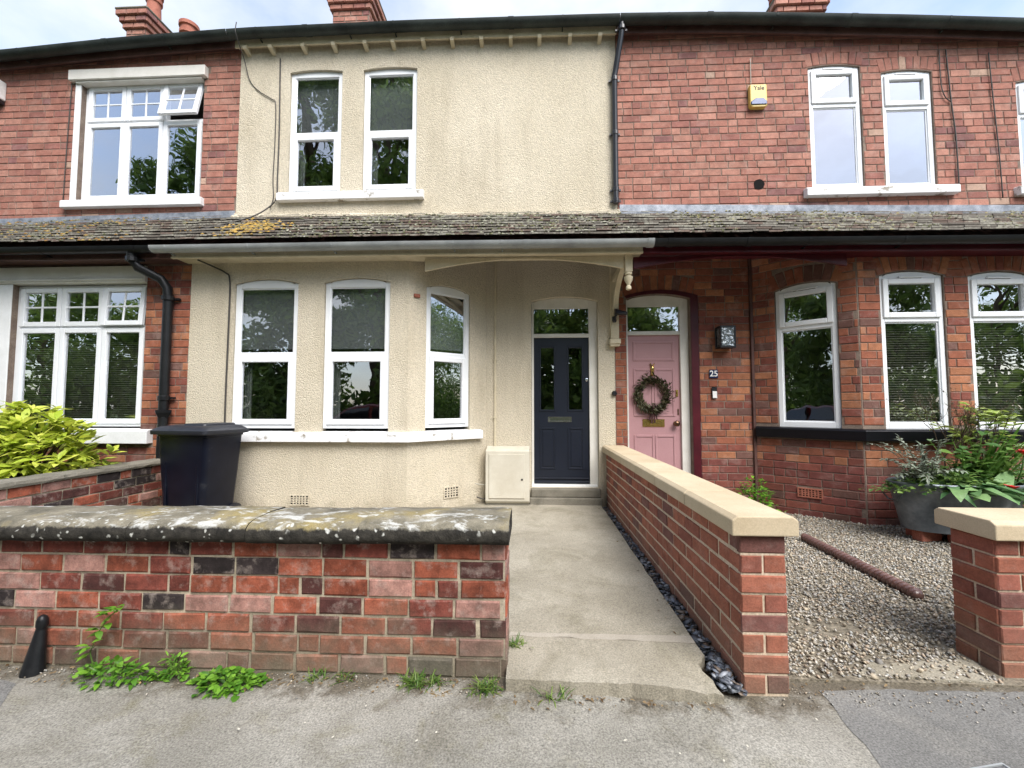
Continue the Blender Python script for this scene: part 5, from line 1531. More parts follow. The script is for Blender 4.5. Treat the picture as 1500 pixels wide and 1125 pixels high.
# keep out of the bay
ok &= ~((gy > 4.8) & (gx > 2.82 + (5.5 - gy) * 0.81 / 0.7 + 0.02))
bare = (np.sin(gx * 4.1 + 1) * np.sin(gy * 5.3) > 0.55) & (gy < 2.7)
bare |= (gx > 1.55) & (gx < 2.2) & (gy < 2.3) & (nprng.uniform(0, 1, n) < 0.5)
ok &= ~(bare & (nprng.uniform(0, 1, n) < 0.7))
gx, gy = gx[ok], gy[ok]; n = len(gx)
gp = np.stack([gx, gy, nprng.uniform(0.012, 0.028, n)], 1)
stone = [(0.37, 0.33, 0.26), (0.31, 0.27, 0.205), (0.44, 0.41, 0.36), (0.26, 0.245, 0.22), (0.34, 0.27, 0.20), (0.48, 0.45, 0.39), (0.30, 0.30, 0.28), (0.40, 0.34, 0.25)]
tag(scatter('gravel', gp, nprng.uniform(0.0055, 0.012, n) * (1 + (nprng.uniform(0, 1, n) > 0.96) * 0.6), (0.45, 0.8), stone, 'pebble'), 'mixed beige and grey gravel covering the front garden', 'gravel')
# loose stones and litter on the pavement along the wall
n = 700
gx = nprng.uniform(-2.9, 2.2, n); gy = 2.06 - np.abs(nprng.normal(0, 0.07, n))
ok = ~((gx > -0.13) & (gx < 0.85) & (gy > 1.95)); ok &= ~((gx > 0.94) & (gx < 1.16) & (gy > 2.0)); gx, gy = gx[ok], gy[ok]; n = len(gx)
gp = np.stack([gx, gy, np.full(n, 0.006)], 1)
tag(scatter('grit', gp, nprng.uniform(0.002, 0.007, n), (0.3, 0.7), stone + [(0.3, 0.2, 0.1), (0.5, 0.45, 0.38)], 'pebble'), 'loose grit and debris on the pavement along the garden wall', 'grit')
#@@OBJECTS
# ------------------------------------------------------------------ wheelie bin
M['bin'] = mottle('bin_plastic', [(0.3, (0.003, 0.004, 0.010)), (0.66, (0.006, 0.008, 0.016)), (0.73, (0.02, 0.022, 0.028)), (0.76, (0.006, 0.008, 0.016))], 7, 0.3, 90, 0.1, fine=0.12, spec=0.28)
M['bin_lid'] = mottle('bin_lid_plastic', [(0.3, (0.010, 0.012, 0.018)), (0.7, (0.018, 0.020, 0.028))], 4, 0.5, 90, 0.12, fine=0.1, spec=0.5)
wb = thing('wheelie_bin', 'black two-wheeled rubbish bin with closed lid standing in front of the cream bay', 'bin', (-3.43, 4.42, 0.06))
def loft(sections):
    """closed skin through stacked outlines of equal length"""
    mb = MB(); k = len(sections[0])
    for s in sections: mb.v += s
    mb.f += [(i * k + j, i * k + (j + 1) % k, (i + 1) * k + (j + 1) % k, (i + 1) * k + j) for i in range(len(sections) - 1) for j in range(k)]
    mb.f += [tuple(reversed(range(k))), tuple((len(sections) - 1) * k + j for j in range(k))]
    return mb
def rrect(w, d, z, r=0.04, cy=0.0, n=3):
    out = []
    for sx, sy, a0 in ((1, 1, 0), (-1, 1, 90), (-1, -1, 180), (1, -1, 270)):
        for i in range(n + 1):
            a = R(a0 + 90 * i / n)
            out.append((sx * (w / 2 - r) + r * math.cos(a), cy + sy * (d / 2 - r) + r * math.sin(a), z))
    return out
def turn(mb, ang, loc):
    T = Matrix.Translation(loc) @ Matrix.Rotation(ang, 4, 'Z')
    mb.v = [tuple(T @ Vector(v)) for v in mb.v]
    return mb
BA, BP = R(-10), (-3.52, 4.345, 0.06)
smooth_by_angle(obj('body', turn(loft([rrect(0.51, 0.37, 0.03, 0.05), rrect(0.54, 0.40, 0.30, 0.05), rrect(0.575, 0.42, 0.55, 0.045), rrect(0.615, 0.45, 0.93, 0.04), rrect(0.635, 0.475, 0.935, 0.04), rrect(0.635, 0.475, 0.965, 0.04)]), BA, BP), 'bin', wb), 35)
lid = smooth_by_angle(obj('lid', turn(loft([rrect(0.70, 0.54, 0.955, 0.045, -0.01), rrect(0.71, 0.55, 0.965, 0.045, -0.01), rrect(0.71, 0.55, 0.995, 0.045, -0.01), rrect(0.67, 0.51, 1.012, 0.04, -0.01), rrect(0.60, 0.46, 1.035, 0.05, 0.0), rrect(0.40, 0.34, 1.05, 0.06, 0.01)]), BA, BP), 'bin_lid', wb), 30)
obj('lid_panel', turn(loft([rrect(0.30, 0.40, 1.03, 0.04, 0.0), rrect(0.28, 0.37, 1.064, 0.04, 0.0)]), BA, Vector(BP) + Vector((0.09, 0.0, 0))), 'bin_lid', lid, bevel=0.006)
for sx in (-0.2, 0.2):
    obj('body_rib', turn(loft([rrect(0.03, 0.02, 0.10, 0.008, 0, 2), rrect(0.03, 0.02, 0.86, 0.008, 0, 2)]), BA, Vector(BP) + Matrix.Rotation(BA, 3, 'Z') @ Vector((sx, -0.205, 0))), 'bin', wb)
obj('handle', turn(MB().tube([(0.30, 0.235, 0.965), (0.30, 0.30, 0.975), (-0.30, 0.30, 0.975), (-0.30, 0.235, 0.965)], 0.016, 8), BA, BP), 'bin', wb, smooth=True)
for sx in (-1, 1):
    wh = MB().lathe((0, 0, -0.025), [(0.05, 0), (0.09, 0.004), (0.1, 0.012), (0.1, 0.038), (0.09, 0.046), (0.05, 0.05)], 18)
    wh.v = [tuple(Vector((v[2], v[0], v[1]))) for v in wh.v]
    turn(wh, 0, (sx * 0.27, 0.17, 0.10)); turn(wh, BA, BP)
    smooth_by_angle(obj('wheel', wh, 'black_plastic', wb), 40)

# ------------------------------------------------------------------ cast-iron wall guard, rope edging, utility cover
gd = thing('wheel_guard', 'small black flared iron guard with round top against the old wall foot', 'guard', (-2.44, 2.0, 0))
sec = []
for z, w_, d_, cy in ((0.0, 0.050, 0.042, 2.01), (0.012, 0.049, 0.041, 2.012), (0.07, 0.040, 0.034, 2.02), (0.14, 0.030, 0.026, 2.03), (0.20, 0.021, 0.019, 2.038)):
    sec.append([(-2.44 + w_ * math.cos(a), cy + d_ * math.sin(a), z) for a in [2 * math.pi * i / 10 for i in range(10)]])
smooth_by_angle(obj('skirt', loft(sec), 'black_iron', gd), 50)
smooth_by_angle(obj('knob', MB().lathe((-2.437, 2.038, 0.198), [(0.019, 0), (0.024, 0.016), (0.023, 0.042), (0.016, 0.058), (0.005, 0.066)], 12), 'black_iron', gd), 60)
mb = MB(); A, B = Vector((2.60, 4.22, 0.05)), Vector((2.565, 2.985, 0.047))
d = (B - A).normalized(); sx = d.cross(Vector((0, 0, 1))).normalized(); sy = sx.cross(d)
ns, na, Ln = 420, 14, (B - A).length
for i in range(ns + 1):
    p = A + d * (Ln * i / ns)
    for k in range(na):
        a = 2 * math.pi * k / na
        r_ = 0.031 * (1 + 0.34 * abs(math.sin(0.5 * (a - 2 * math.pi * i * Ln / ns / 0.042))))
        mb.v.append(tuple(p + (sx * math.cos(a) + sy * math.sin(a)) * r_))
mb.f += [(i * na + k, i * na + (k + 1) % na, (i + 1) * na + (k + 1) % na, (i + 1) * na + k) for i in range(ns) for k in range(na)] + [tuple(range(na)), tuple(ns * na + k for k in range(na))]
tag(obj('rope_edging', mb, 'rope_clay', smooth=True), 'long twisted brown rope-pattern rod lying on the gravel', 'edging')
M['cover_steel'] = mottle('cover_steel', [(0.3, (0.12, 0.12, 0.12)), (0.7, (0.25, 0.25, 0.25))], 20, 0.5, 60, 0.4, metal=0.6)
uc = thing('utility_cover', 'square metal utility cover set into the dark asphalt patch', 'cover', (1.60, 1.55, 0))
fm = MB()
for a, b, c, e in ((-0.16, 0.16, 0.154, 0.16), (-0.16, 0.16, -0.16, -0.154), (-0.16, -0.154, -0.154, 0.154), (0.154, 0.16, -0.154, 0.154)): fm.box(a, b, c, e, 0.0, 0.012)
obj('frame', turn(fm, R(12), (1.575, 1.485, 0.0)), 'grey_gutter', uc)
obj('plate', turn(MB().box(-0.15, 0.15, -0.15, 0.15, 0.0, 0.010), R(12), (1.575, 1.485, 0.0)), 'cover_steel', uc)

# ------------------------------------------------------------------ leaves
def leaf_geo(L, W, droop=0.2, fold=0.15, prof=((0, .06), (.25, .75), (.5, 1.0), (.78, .6), (1, 0.02))):
    """blade along +y, face up +z; two rows of quads either side of a midrib"""
    vs, fs = [], []
    for t, w_ in prof:
        y = L * t; z = -droop * L * t * t
        vs += [(-W / 2 * w_, y, z + fold * W * w_ / 2), (0, y, z), (W / 2 * w_, y, z + fold * W * w_ / 2)]
    for i in range(len(prof) - 1):
        a = i * 3
        fs += [(a, a + 1, a + 4, a + 3), (a + 1, a + 2, a + 5, a + 4)]
    return vs, fs
def basis(d, up=Vector((0, 0, 1)), roll=0.0):
    y = Vector(d).normalized()
    x = y.cross(up)
    if x.length < 1e-3: x = Vector((1, 0, 0))
    x.normalize(); z = x.cross(y)
    m = Matrix((x, y, z)).transposed()
    return (m @ Matrix.Rotation(roll, 3, 'Y')).to_4x4()
def add_leaf(mb, p, d, L, W, droop=0.2, fold=0.15, roll=0.0, tint=None, **k):
    vs, fs = leaf_geo(L, W, droop, fold, **k)
    T = Matrix.Translation(p) @ basis(d, roll=roll)
    mb.add([T @ Vector(v) for v in vs], fs, (tint, tint, tint) if isinstance(tint, float) else tint)
def leaf_meshes(mat, n, L, W, droop, name='leaf', **k):
    out = []
    for i in range(n):
        vs, fs = leaf_geo(L * rnd.uniform(.85, 1.15), W * rnd.uniform(.85, 1.15), droop * rnd.uniform(.3, 1.6), rnd.uniform(0.1, 0.4), **k)
        me = bpy.data.meshes.new(name); me.from_pydata(vs, [], fs); me.materials.append(mat)
        me.polygons.foreach_set('use_smooth', [True] * len(me.polygons)); out.append(me)
    return out
def leaf_obj(me, p, d, parent, s=1.0, roll=0.0, name='leaf'):
    o = bpy.data.objects.new(name, me); C.objects.link(o)
    place(o, p, parent)
    o.rotation_euler = basis(d, roll=roll).to_euler(); o.scale = (s, s, s)
    return o
pr = random.Random(77)
# yellow-green laurel-like bush in the left garden
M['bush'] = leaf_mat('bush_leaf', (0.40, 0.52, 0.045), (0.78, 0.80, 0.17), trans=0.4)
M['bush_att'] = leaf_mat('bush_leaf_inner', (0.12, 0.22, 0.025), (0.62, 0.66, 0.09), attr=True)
bs = thing('bush', 'bright yellow-green bush with long pointed leaves behind the low dividing wall', 'bush', (-5.2, 4.1, 0.05))
BL_ = leaf_meshes(M['bush'], 5, 0.15, 0.06, 0.25)
st = MB(); inner = MB(); wh = []
c0 = Vector((-5.1, 4.02, 0.55)); rad = Vector((0.85, 0.46, 0.77))
for i in range(230):
    a = pr.uniform(0, 2 * math.pi); e = math.asin(pr.uniform(-0.25, 1))
    d = Vector((math.cos(a) * math.cos(e), -abs(math.sin(a)) * math.cos(e) if pr.random() < .8 else math.sin(a) * math.cos(e), math.sin(e)))
    s = pr.uniform(0.8, 1.0)
    p = c0 + Vector((d.x * rad.x, d.y * rad.y, d.z * rad.z)) * s
    if p.x > -4.40: p.x = -4.40 + pr.uniform(-.08, .12)
    wh.append((p, d))
    st.tube([(c0.x + pr.uniform(-.3, .3), c0.y + pr.uniform(-.15, .15), 0.05), tuple(c0 + (p - c0) * 0.5 + Vector((0, 0, -0.05))), tuple(p)], [0.012, 0.008, 0.004], 5)
obj('stem', st, 'wood_stem', bs)
leaves = []
for p, d in wh:
    k = pr.randint(6, 9); a0 = pr.uniform(0, 6.28)
    ax = (d * 0.6 + Vector((0, 0, 0.8))).normalized(); x = ax.orthogonal().normalized(); y = ax.cross(x)
    for j in range(k):
        a = a0 + 2 * math.pi * j / k * 1.0 + pr.uniform(-.25, .25); tilt = pr.uniform(0.15, 0.9)
        dd = (x * math.cos(a) + y * math.sin(a)) * math.cos(tilt) + ax * math.sin(tilt)
        leaves.append((p + ax * pr.uniform(-.05, .02), dd, pr.uniform(.55, 1.2)))
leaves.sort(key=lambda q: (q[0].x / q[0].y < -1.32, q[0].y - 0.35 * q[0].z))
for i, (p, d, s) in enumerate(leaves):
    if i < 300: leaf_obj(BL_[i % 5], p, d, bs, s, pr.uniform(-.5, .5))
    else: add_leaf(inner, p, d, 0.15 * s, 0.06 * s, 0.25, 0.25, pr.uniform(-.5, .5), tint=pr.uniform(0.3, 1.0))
for i in range(900):
    d = Vector((pr.gauss(0, 1), pr.gauss(0, 1), pr.gauss(0, 1))).normalized()
    p = c0 + Vector((d.x * rad.x, d.y * rad.y, d.z * rad.z * .9)) * pr.uniform(.55, .93)
    if p.x > -4.45: p.x = -4.5 - pr.uniform(0, .2)
    if p.z < 0.1: continue
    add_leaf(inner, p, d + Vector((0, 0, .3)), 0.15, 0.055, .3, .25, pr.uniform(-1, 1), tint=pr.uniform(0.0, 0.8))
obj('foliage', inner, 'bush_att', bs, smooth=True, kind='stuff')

# the galvanised tub on bricks and what grows in it
tb = thing('tub_planter', 'oval galvanised metal tub planter standing on loose bricks before the brick bay', 'planter', (4.08, 4.30, 0.02))
SX, SY = 1.16, 0.56
smooth_by_angle(obj('tub', MB().lathe((4.08, 4.30, 0.125), [(0.40, 0), (0.415, 0.004), (0.46, 0.22), (0.50, 0.42), (0.515, 0.43), (0.518, 0.448), (0.505, 0.458), (0.49, 0.452), (0.47, 0.40), (0.45, 0.38)], 40, SX, SY), 'galv', tb), 40)
obj('soil', MB().lathe((4.08, 4.30, 0.48), [(0.475, 0), (0.40, 0.03), (0.2, 0.045), (0.02, 0.05)], 24, SX, SY), 'soil', tb, smooth=True)
hd = MB().tube([(4.08 - 0.565, 4.30 - 0.1, 0.50), (4.08 - 0.60, 4.30 - 0.12, 0.46), (4.08 - 0.585, 4.30 - 0.06, 0.40), (4.08 - 0.59, 4.30 + 0.04, 0.40), (4.08 - 0.60, 4.30 + 0.10, 0.46), (4.08 - 0.565, 4.30 + 0.08, 0.50)], 0.008, 6)
obj('handle', hd, 'galv', tb, smooth=True)
for i, (x, y, a) in enumerate(((3.78, 4.28, 0.2), (4.02, 4.17, -0.05), (4.32, 4.22, 0.4), (4.35, 4.42, 0.0), (3.85, 4.44, 0.3))):
    me = MB().box(-0.11, 0.11, -0.05, 0.05, 0.0, 0.10)
    o = obj('loose_brick', turn(me, a, (x, y, 0.022)), 'terracotta', bevel=0.006)
    tag(o, ('loose brick under the handle end of the galvanised tub', 'loose brick lying lengthwise under the front of the tub', 'loose brick turned askew under the front right of the tub', 'loose brick under the back of the tub towards the street bay', 'loose brick under the back of the tub near its handle')[i], 'brick', 'bricks under the tub')

def G(name, c0, c1, **k):
    M[name] = leaf_mat(name, c0, c1, **k); return M[name]
G('tulip_leaf', (0.09, 0.20, 0.08), (0.24, 0.38, 0.15), rough=0.35, trans=0.2)
G('iris_leaf', (0.08, 0.20, 0.03), (0.18, 0.34, 0.06), rough=0.4)
G('lime_leaf', (0.22, 0.32, 0.05), (0.42, 0.50, 0.12))
G('green_leaf', (0.05, 0.13, 0.03), (0.15, 0.26, 0.05))
G('silver_leaf', (0.17, 0.21, 0.15), (0.34, 0.38, 0.30), attr=True)
G('mix_leaf', (0.05, 0.12, 0.03), (0.22, 0.33, 0.08), attr=True)
G('weed_leaf', (0.05, 0.16, 0.015), (0.20, 0.40, 0.04), attr=True)
G('twig_leaf', (0.07, 0.05, 0.035), (0.13, 0.12, 0.05), attr=True)
M['tulip_red'] = plain('tulip_red', (0.55, 0.022, 0.02), 0.45, 0.4, grain=0.25, gsc=60)
STRAP = ((0, .35), (.2, .85), (.5, 1.0), (.8, .7), (1, .03))
SWORD = ((0, .7), (.3, 1.0), (.6, .85), (.88, .45), (1, .02))
OVATE = ((0, .1), (.2, .8), (.45, 1.0), (.75, .65), (1, .02))
TL = leaf_meshes(M['tulip_leaf'], 5, 0.42, 0.125, 0.6, prof=STRAP)
def tulips(x, y, z, n, label, heads):
    t = thing('tulip_plant', label, 'tulip', (x, y, z))
    for i in range(n):
        a = pr.uniform(0, 6.28)
        d = Vector((math.cos(a), math.sin(a) - 0.35, pr.uniform(0.35, 1.2)))
        leaf_obj(TL[i % 5], (x + pr.uniform(-.10, .10), y + pr.uniform(-.06, .06), z), d, t, pr.uniform(.7, 1.1), pr.uniform(-.6, .6))
    for hx, hy, hz in heads:
        obj('stem', MB().tube([(x, y, z), ((x + hx) / 2, (y + hy) / 2 - .03, (z + hz) / 2 + .06), (hx, hy, hz)], 0.006, 6), 'green_leaf', t, smooth=True)
        fl = MB()
        for j in range(9):
            a = 2 * math.pi * j / 9
            add_leaf(fl, (hx, hy, hz), Vector((math.cos(a), math.sin(a), pr.uniform(.5, 1.3))), 0.07, 0.052, 0.1, 0.5, prof=OVATE)
        obj('flower', fl, 'tulip_red', t, smooth=True)
    return t
tulips(4.22, 4.12, 0.49, 17, 'tulip with broad drooping leaves and a low red flower at the tub rim', [(4.235, 3.96, 0.56)])
tulips(3.98, 4.08, 0.50, 9, 'tulip leaves without flower drooping over the middle of the tub', [])
tulips(4.46, 4.16, 0.49, 16, 'tulip with taller red flower standing among the sword leaves in the tub', [(4.47, 4.06, 0.86)])
t = thing('broad_leaf_plant', 'pale strap leaves hanging over the front rim of the galvanised tub', 'plant', (4.0, 4.13, 0.48))
for p, d, s in (((3.80, 4.10, 0.56), (-.05, -1, .35), 0.62), ((3.86, 4.10, 0.56), (-.8, -1, .3), 0.6), ((3.98, 4.08, 0.56), (.1, -1, .4), .68), ((4.05, 4.1, 0.56), (.5, -1, .5), .8), ((3.9, 4.15, .53), (-.9, -.5, .5), .6), ((4.05, 4.14, .53), (-.7, -.6, .5), .7)):
    leaf_obj(TL[pr.randint(0, 4)], p, d, t, s, pr.uniform(-.2, .2))
IL = leaf_meshes(M['iris_leaf'], 4, 0.62, 0.045, 0.16, prof=SWORD)
t = thing('iris_clump', 'fan of upright green sword leaves rising from the tub', 'plant', (4.42, 4.32, 0.49))
for i in range(30):
    leaf_obj(IL[i % 4], (4.38 + pr.uniform(-.07, .09), 4.33 + pr.uniform(-.05, .05), 0.49), (pr.gauss(0.28, .22), pr.gauss(-.05, .15), 1), t, pr.uniform(.75, 1.1), pr.uniform(-.8, .8))
t = thing('lime_shrub', 'lime-green leafy shrub topping the planting behind the sword leaves', 'shrub', (4.52, 4.46, 0.05))
LL = leaf_meshes(M['lime_leaf'], 4, 0.085, 0.04, 0.3, prof=OVATE)
stm = MB()
for i in range(24):
    tip = Vector((4.52 + pr.gauss(-.06, .17), 4.42 + pr.gauss(0, .06), pr.uniform(.95, 1.32)))
    stm.tube([(4.52, 4.46, 0.05), ((4.52 + tip.x) / 2, 4.45, 0.7), tuple(tip)], [0.008, .005, .003], 5)
    for j in range(9):
        a = 6.28 * j / 7 + pr.random()
        leaf_obj(LL[j % 4], tip + Vector((0, 0, -0.03 * (j // 3))), (math.cos(a), math.sin(a), pr.uniform(.0, .8)), t, pr.uniform(.7, 1.3), pr.uniform(-.5, .5))
obj('stem', stm, 'wood_stem', t)
t = thing('leafy_perennial', 'plant with oval mid-green leaves on upright stems in the tub centre', 'plant', (4.15, 4.25, 0.49))
OL = leaf_meshes(M['green_leaf'], 4, 0.105, 0.06, 0.35, prof=OVATE); stm = MB()
for i in range(20):
    tip = Vector((4.15 + pr.gauss(0, .18), 4.22 + pr.gauss(0, .08), pr.uniform(.62, 1.05)))
    stm.tube([(4.15 + pr.uniform(-.06, .06), 4.25, .48), tuple(tip)], [.005, .003], 5)
    for j in range(8):
        a = 2.4 * j + pr.random(); q = 1 - j * 0.09
        p = Vector((4.15, 4.25, .49)).lerp(tip, q)
        leaf_obj(OL[j % 4], p, (math.cos(a), math.sin(a), pr.uniform(-.1, .6)), t, pr.uniform(.6, 1.2), pr.uniform(-.4, .4))
obj('stem', stm, 'green_leaf', t)
t = thing('twiggy_shrub', 'bare dark twiggy shrub reaching above the tub past the bay window', 'shrub', (4.08, 4.36, 0.49))
stm = MB(); lv = MB()
def twig(p, d, L, r, dep):
    q = p + d * L
    stm.tube([tuple(p), tuple((p + q) / 2 + Vector((pr.gauss(0, .012), pr.gauss(0, .012), 0))), tuple(q)], [r, r * .85, r * .7], 4, cap=False)
    for _ in range(3 if dep < 2 else 5):
        s = p.lerp(q, pr.uniform(.3, 1))
        add_leaf(lv, s, Vector((pr.gauss(0, 1), pr.gauss(0, 1), .4)), .024, .011, .2, .2, tint=pr.random())
    if dep < 4:
        for _ in range(2 + (dep < 2)):
            nd_ = (d + Vector((pr.gauss(0, .45), pr.gauss(0, .25), pr.gauss(0.1, .3)))).normalized()
            twig(q, nd_, L * pr.uniform(.6, .85), r * .65, dep + 1)
for x in (4.02, 4.08, 4.15):
    twig(Vector((x, 4.36, .49)), Vector((pr.gauss(0, .15), 0, 1)).normalized(), .32, .008, 0)
obj('stem', stm, 'wood_stem', t); obj('foliage', lv, 'twig_leaf', t, kind='stuff')
t = thing('silver_fern', 'silvery grey feathery plant arching out over the left end of the tub', 'plant', (3.72, 4.24, 0.49))
stm = MB(); lv = MB()
for i in range(30):
    tip = Vector((pr.uniform(3.28, 3.85), 4.20 + pr.gauss(0, .09), pr.uniform(.62, 1.0)))
    a = Vector((3.72 + pr.uniform(-.08, .08), 4.24, .49)); m = (a + tip) / 2 + Vector((0.04, 0, .16))
    pts = [(1 - s) ** 2 * a + 2 * s * (1 - s) * m + s * s * tip for s in [k / 8 for k in range(9)]]
    stm.tube([tuple(p) for p in pts], 0.003, 4)
    for k in range(2, 9):
        for sgn in (-1, 1, 0):
            tan = (pts[k] - pts[k - 1]).normalized(); sd = tan.cross(Vector((0, 0, 1))).normalized() * sgn
            add_leaf(lv, pts[k], tan * .5 + sd + Vector((0, 0, pr.uniform(-.3, .4))), pr.uniform(.035, .065), .024, .4, .2, tint=pr.random())
obj('stem', stm, 'wood_stem', t); obj('foliage', lv, 'silver_leaf', t, kind='stuff')
def tuft(name, label, cat, c, r, hgt, n, L, W, mat, up=0.8, group=None, zs=None, prof=OVATE):
    t = thing(name, label, cat, c, group)
    lv = MB()
    for i in range(n):
        a = pr.uniform(0, 6.28); q = math.sqrt(pr.random()) * (1.0 if pr.random() < .8 else pr.uniform(1, 1.5)) * (1 + .25 * math.sin(3 * a + c[0] * 9))
        p = Vector((c[0] + r[0] * q * math.cos(a), c[1] + r[1] * q * math.sin(a), c[2] + hgt * max(.06, 1 - q * q * .8) * pr.uniform(.1, 1)))
        add_leaf(lv, p, Vector((math.cos(a) + pr.gauss(0, .5), math.sin(a) + pr.gauss(0, .5), pr.uniform(0, up * 1.5))), L * pr.choice((.45, .6, .8, 1, 1.25)), W * pr.choice((.5, .65, .85, 1, 1.2)), .4, .2, pr.uniform(-.6, .6), tint=pr.random(), prof=prof)
    st_ = MB()
    for i in range(6):
        st_.tube([c, (c[0] + pr.uniform(-.6, .6) * r[0], c[1] + pr.uniform(-.6, .6) * r[1], c[2] + hgt * .7)], .003, 4)
    obj('stem', st_, 'green_leaf', t)
    obj('foliage', lv, mat, t, smooth=True, kind='stuff')
    return t
tuft('trailing_plant', 'low mixed green foliage covering the soil along the tub rim', 'plant', (3.95, 4.25, 0.50), (0.5, 0.25), 0.24, 1300, .055, .032, 'mix_leaf')
tuft('garden_plant', 'dense green leaves behind the tulips at the tub end', 'plant', (4.50, 4.36, 0.05), (0.36, 0.2), 1.12, 1300, .09, .05, 'mix_leaf')
tuft('potted_plant', 'small bushy green plant at the foot of the brick wall near the pink door', 'plant', (2.66, 5.22, 0.05), (0.22, 0.15), 0.44, 520, .055, .032, 'weed_leaf')
G('grass_blade', (0.05, 0.13, 0.02), (0.20, 0.27, 0.06), attr=True)
G('dry_grass', (0.22, 0.15, 0.07), (0.40, 0.31, 0.18), attr=True)
tuft('weed', 'spreading clump of bright green broad-leaved weed at the old wall foot', 'weed', (-1.42, 1.965, 0.0), (0.16, 0.055), 0.07, 300, .032, .03, 'weed_leaf')
tuft('weed', 'straggling leafy weed beside the iron guard at the old wall foot', 'weed', (-2.0, 1.985, 0.0), (0.21, 0.05), 0.085, 220, .036, .022, 'weed_leaf')
tuft('weed', 'small fine-leaved weed between the two larger weed clumps', 'weed', (-1.73, 2.02, 0.0), (0.08, 0.035), 0.11, 130, .028, .014, 'weed_leaf')
t = thing('weed', 'tall single weed shoot climbing the old brick wall above the straggling weed', 'weed', (-2.12, 2.02, 0.0))
lv = MB(); pts = [(-2.13, 2.02, 0), (-2.16, 2.02, .10), (-2.12, 2.02, .20), (-2.07, 2.015, .27), (-2.02, 2.01, .31)]
obj('stem', MB().tube(pts, .003, 5), 'green_leaf', t)
for p in pts[1:]:
    for k in range(6):
        add_leaf(lv, Vector(p) + Vector((pr.gauss(0, .018), 0, pr.gauss(0, .018))), Vector((pr.gauss(0, 1), -abs(pr.gauss(.5, .5)), pr.gauss(.2, .5))), .05, .03, .3, .2, tint=pr.random(), prof=OVATE)
obj('foliage', lv, 'weed_leaf', t, smooth=True)
GLAB = ['dense green grass tuft at the old wall foot below the coping end stone', 'smaller green grass tuft touching the dense tuft at the old wall foot', 'green grass tuft at the corner of the old wall beside the path', 'sparse green grass tuft at the old wall foot near the round weed clump', 'thin green grass tuft between the sparse tuft and the dense tuft', 'green grass tuft on the path edge against the old wall end', 'green grass tuft below the broken front edge of the path', 'straw-coloured dry grass below the front edge of the path', 'wide patch of straw-coloured dry grass beside the round weed clump', 'straw-coloured dry grass in front of the dense green tuft', 'straw-coloured dry grass at the foot of the old wall corner']
for gi, (x, y, n, mat) in enumerate(((-0.56, 2.015, 70, 'grass_blade'), (-0.47, 2.02, 40, 'grass_blade'), (-0.22, 1.99, 80, 'grass_blade'), (-1.03, 2.03, 30, 'grass_blade'), (-0.90, 2.03, 22, 'grass_blade'), (-0.10, 2.24, 40, 'grass_blade'), (0.10, 1.945, 26, 'grass_blade'), (0.0, 1.95, 22, 'dry_grass'), (-1.18, 1.97, 60, 'dry_grass'), (-0.42, 1.955, 40, 'dry_grass'), (-0.18, 1.95, 30, 'dry_grass'))):
    z0 = 0.06 if y > 2.2 else 0.0
    gt = MB(); flat = mat == 'dry_grass'
    for i in range(n):
        a = pr.uniform(0, 6.28)
        add_leaf(gt, (x + pr.gauss(0, .028), y + pr.gauss(0, .012), z0), Vector((math.cos(a), math.sin(a) - .3, pr.uniform(.05, .4) if flat else pr.uniform(.6, 2.2))), pr.uniform(.03, .075), .006, .5, .2, tint=pr.random(), prof=SWORD)
    o = obj('grass_tuft', gt, mat, smooth=True)
    tag(o, GLAB[gi], 'grass', 'dry grass tufts' if flat else 'green grass tufts')
# fallen petals
fp = MB()
for i in range(14):
    add_leaf(fp, (pr.uniform(-2.6, 2.2), pr.uniform(1.55, 2.0), 0.013), Vector((pr.gauss(0, 1), pr.gauss(0, 1), 0.05)), pr.uniform(.006, .016), .008, 0, .1, prof=OVATE)
o = obj('fallen_petals', fp, 'meter', kind='stuff'); tag(o, 'pale fallen petals scattered on the pavement', 'petals')

# leaf litter gathered in the corners
M['litter'] = leaf_mat('leaf_litter', (0.10, 0.06, 0.03), (0.34, 0.24, 0.12), attr=True)
ll = MB()
for i in range(230):
    t_ = pr.random()
    if t_ < .6: x, y, z = pr.uniform(-2.7, -0.1), 2.05 - abs(pr.gauss(0, .05)), 0.012
    elif t_ < .78: x, y, z = pr.uniform(-0.1, 0.8), 1.95 - abs(pr.gauss(0, .03)), 0.012
    elif t_ < .9: x, y, z = 0.86 - abs(pr.gauss(0, .05)), pr.uniform(2.4, 5.3), 0.07
    else: x, y, z = pr.uniform(1.2, 2.2), pr.uniform(2.05, 2.12), 0.012
    add_leaf(ll, (x, y, z), Vector((pr.gauss(0, 1), pr.gauss(0, 1), pr.uniform(-.05, .25))), pr.uniform(.008, .026), pr.uniform(.004, .012), .3, .3, pr.uniform(-.6, .6), tint=pr.random(), prof=OVATE)
o = obj('leaf_litter', ll, 'litter', kind='stuff'); tag(o, 'dry brown leaf litter gathered along the wall foot and path edges', 'leaf litter')

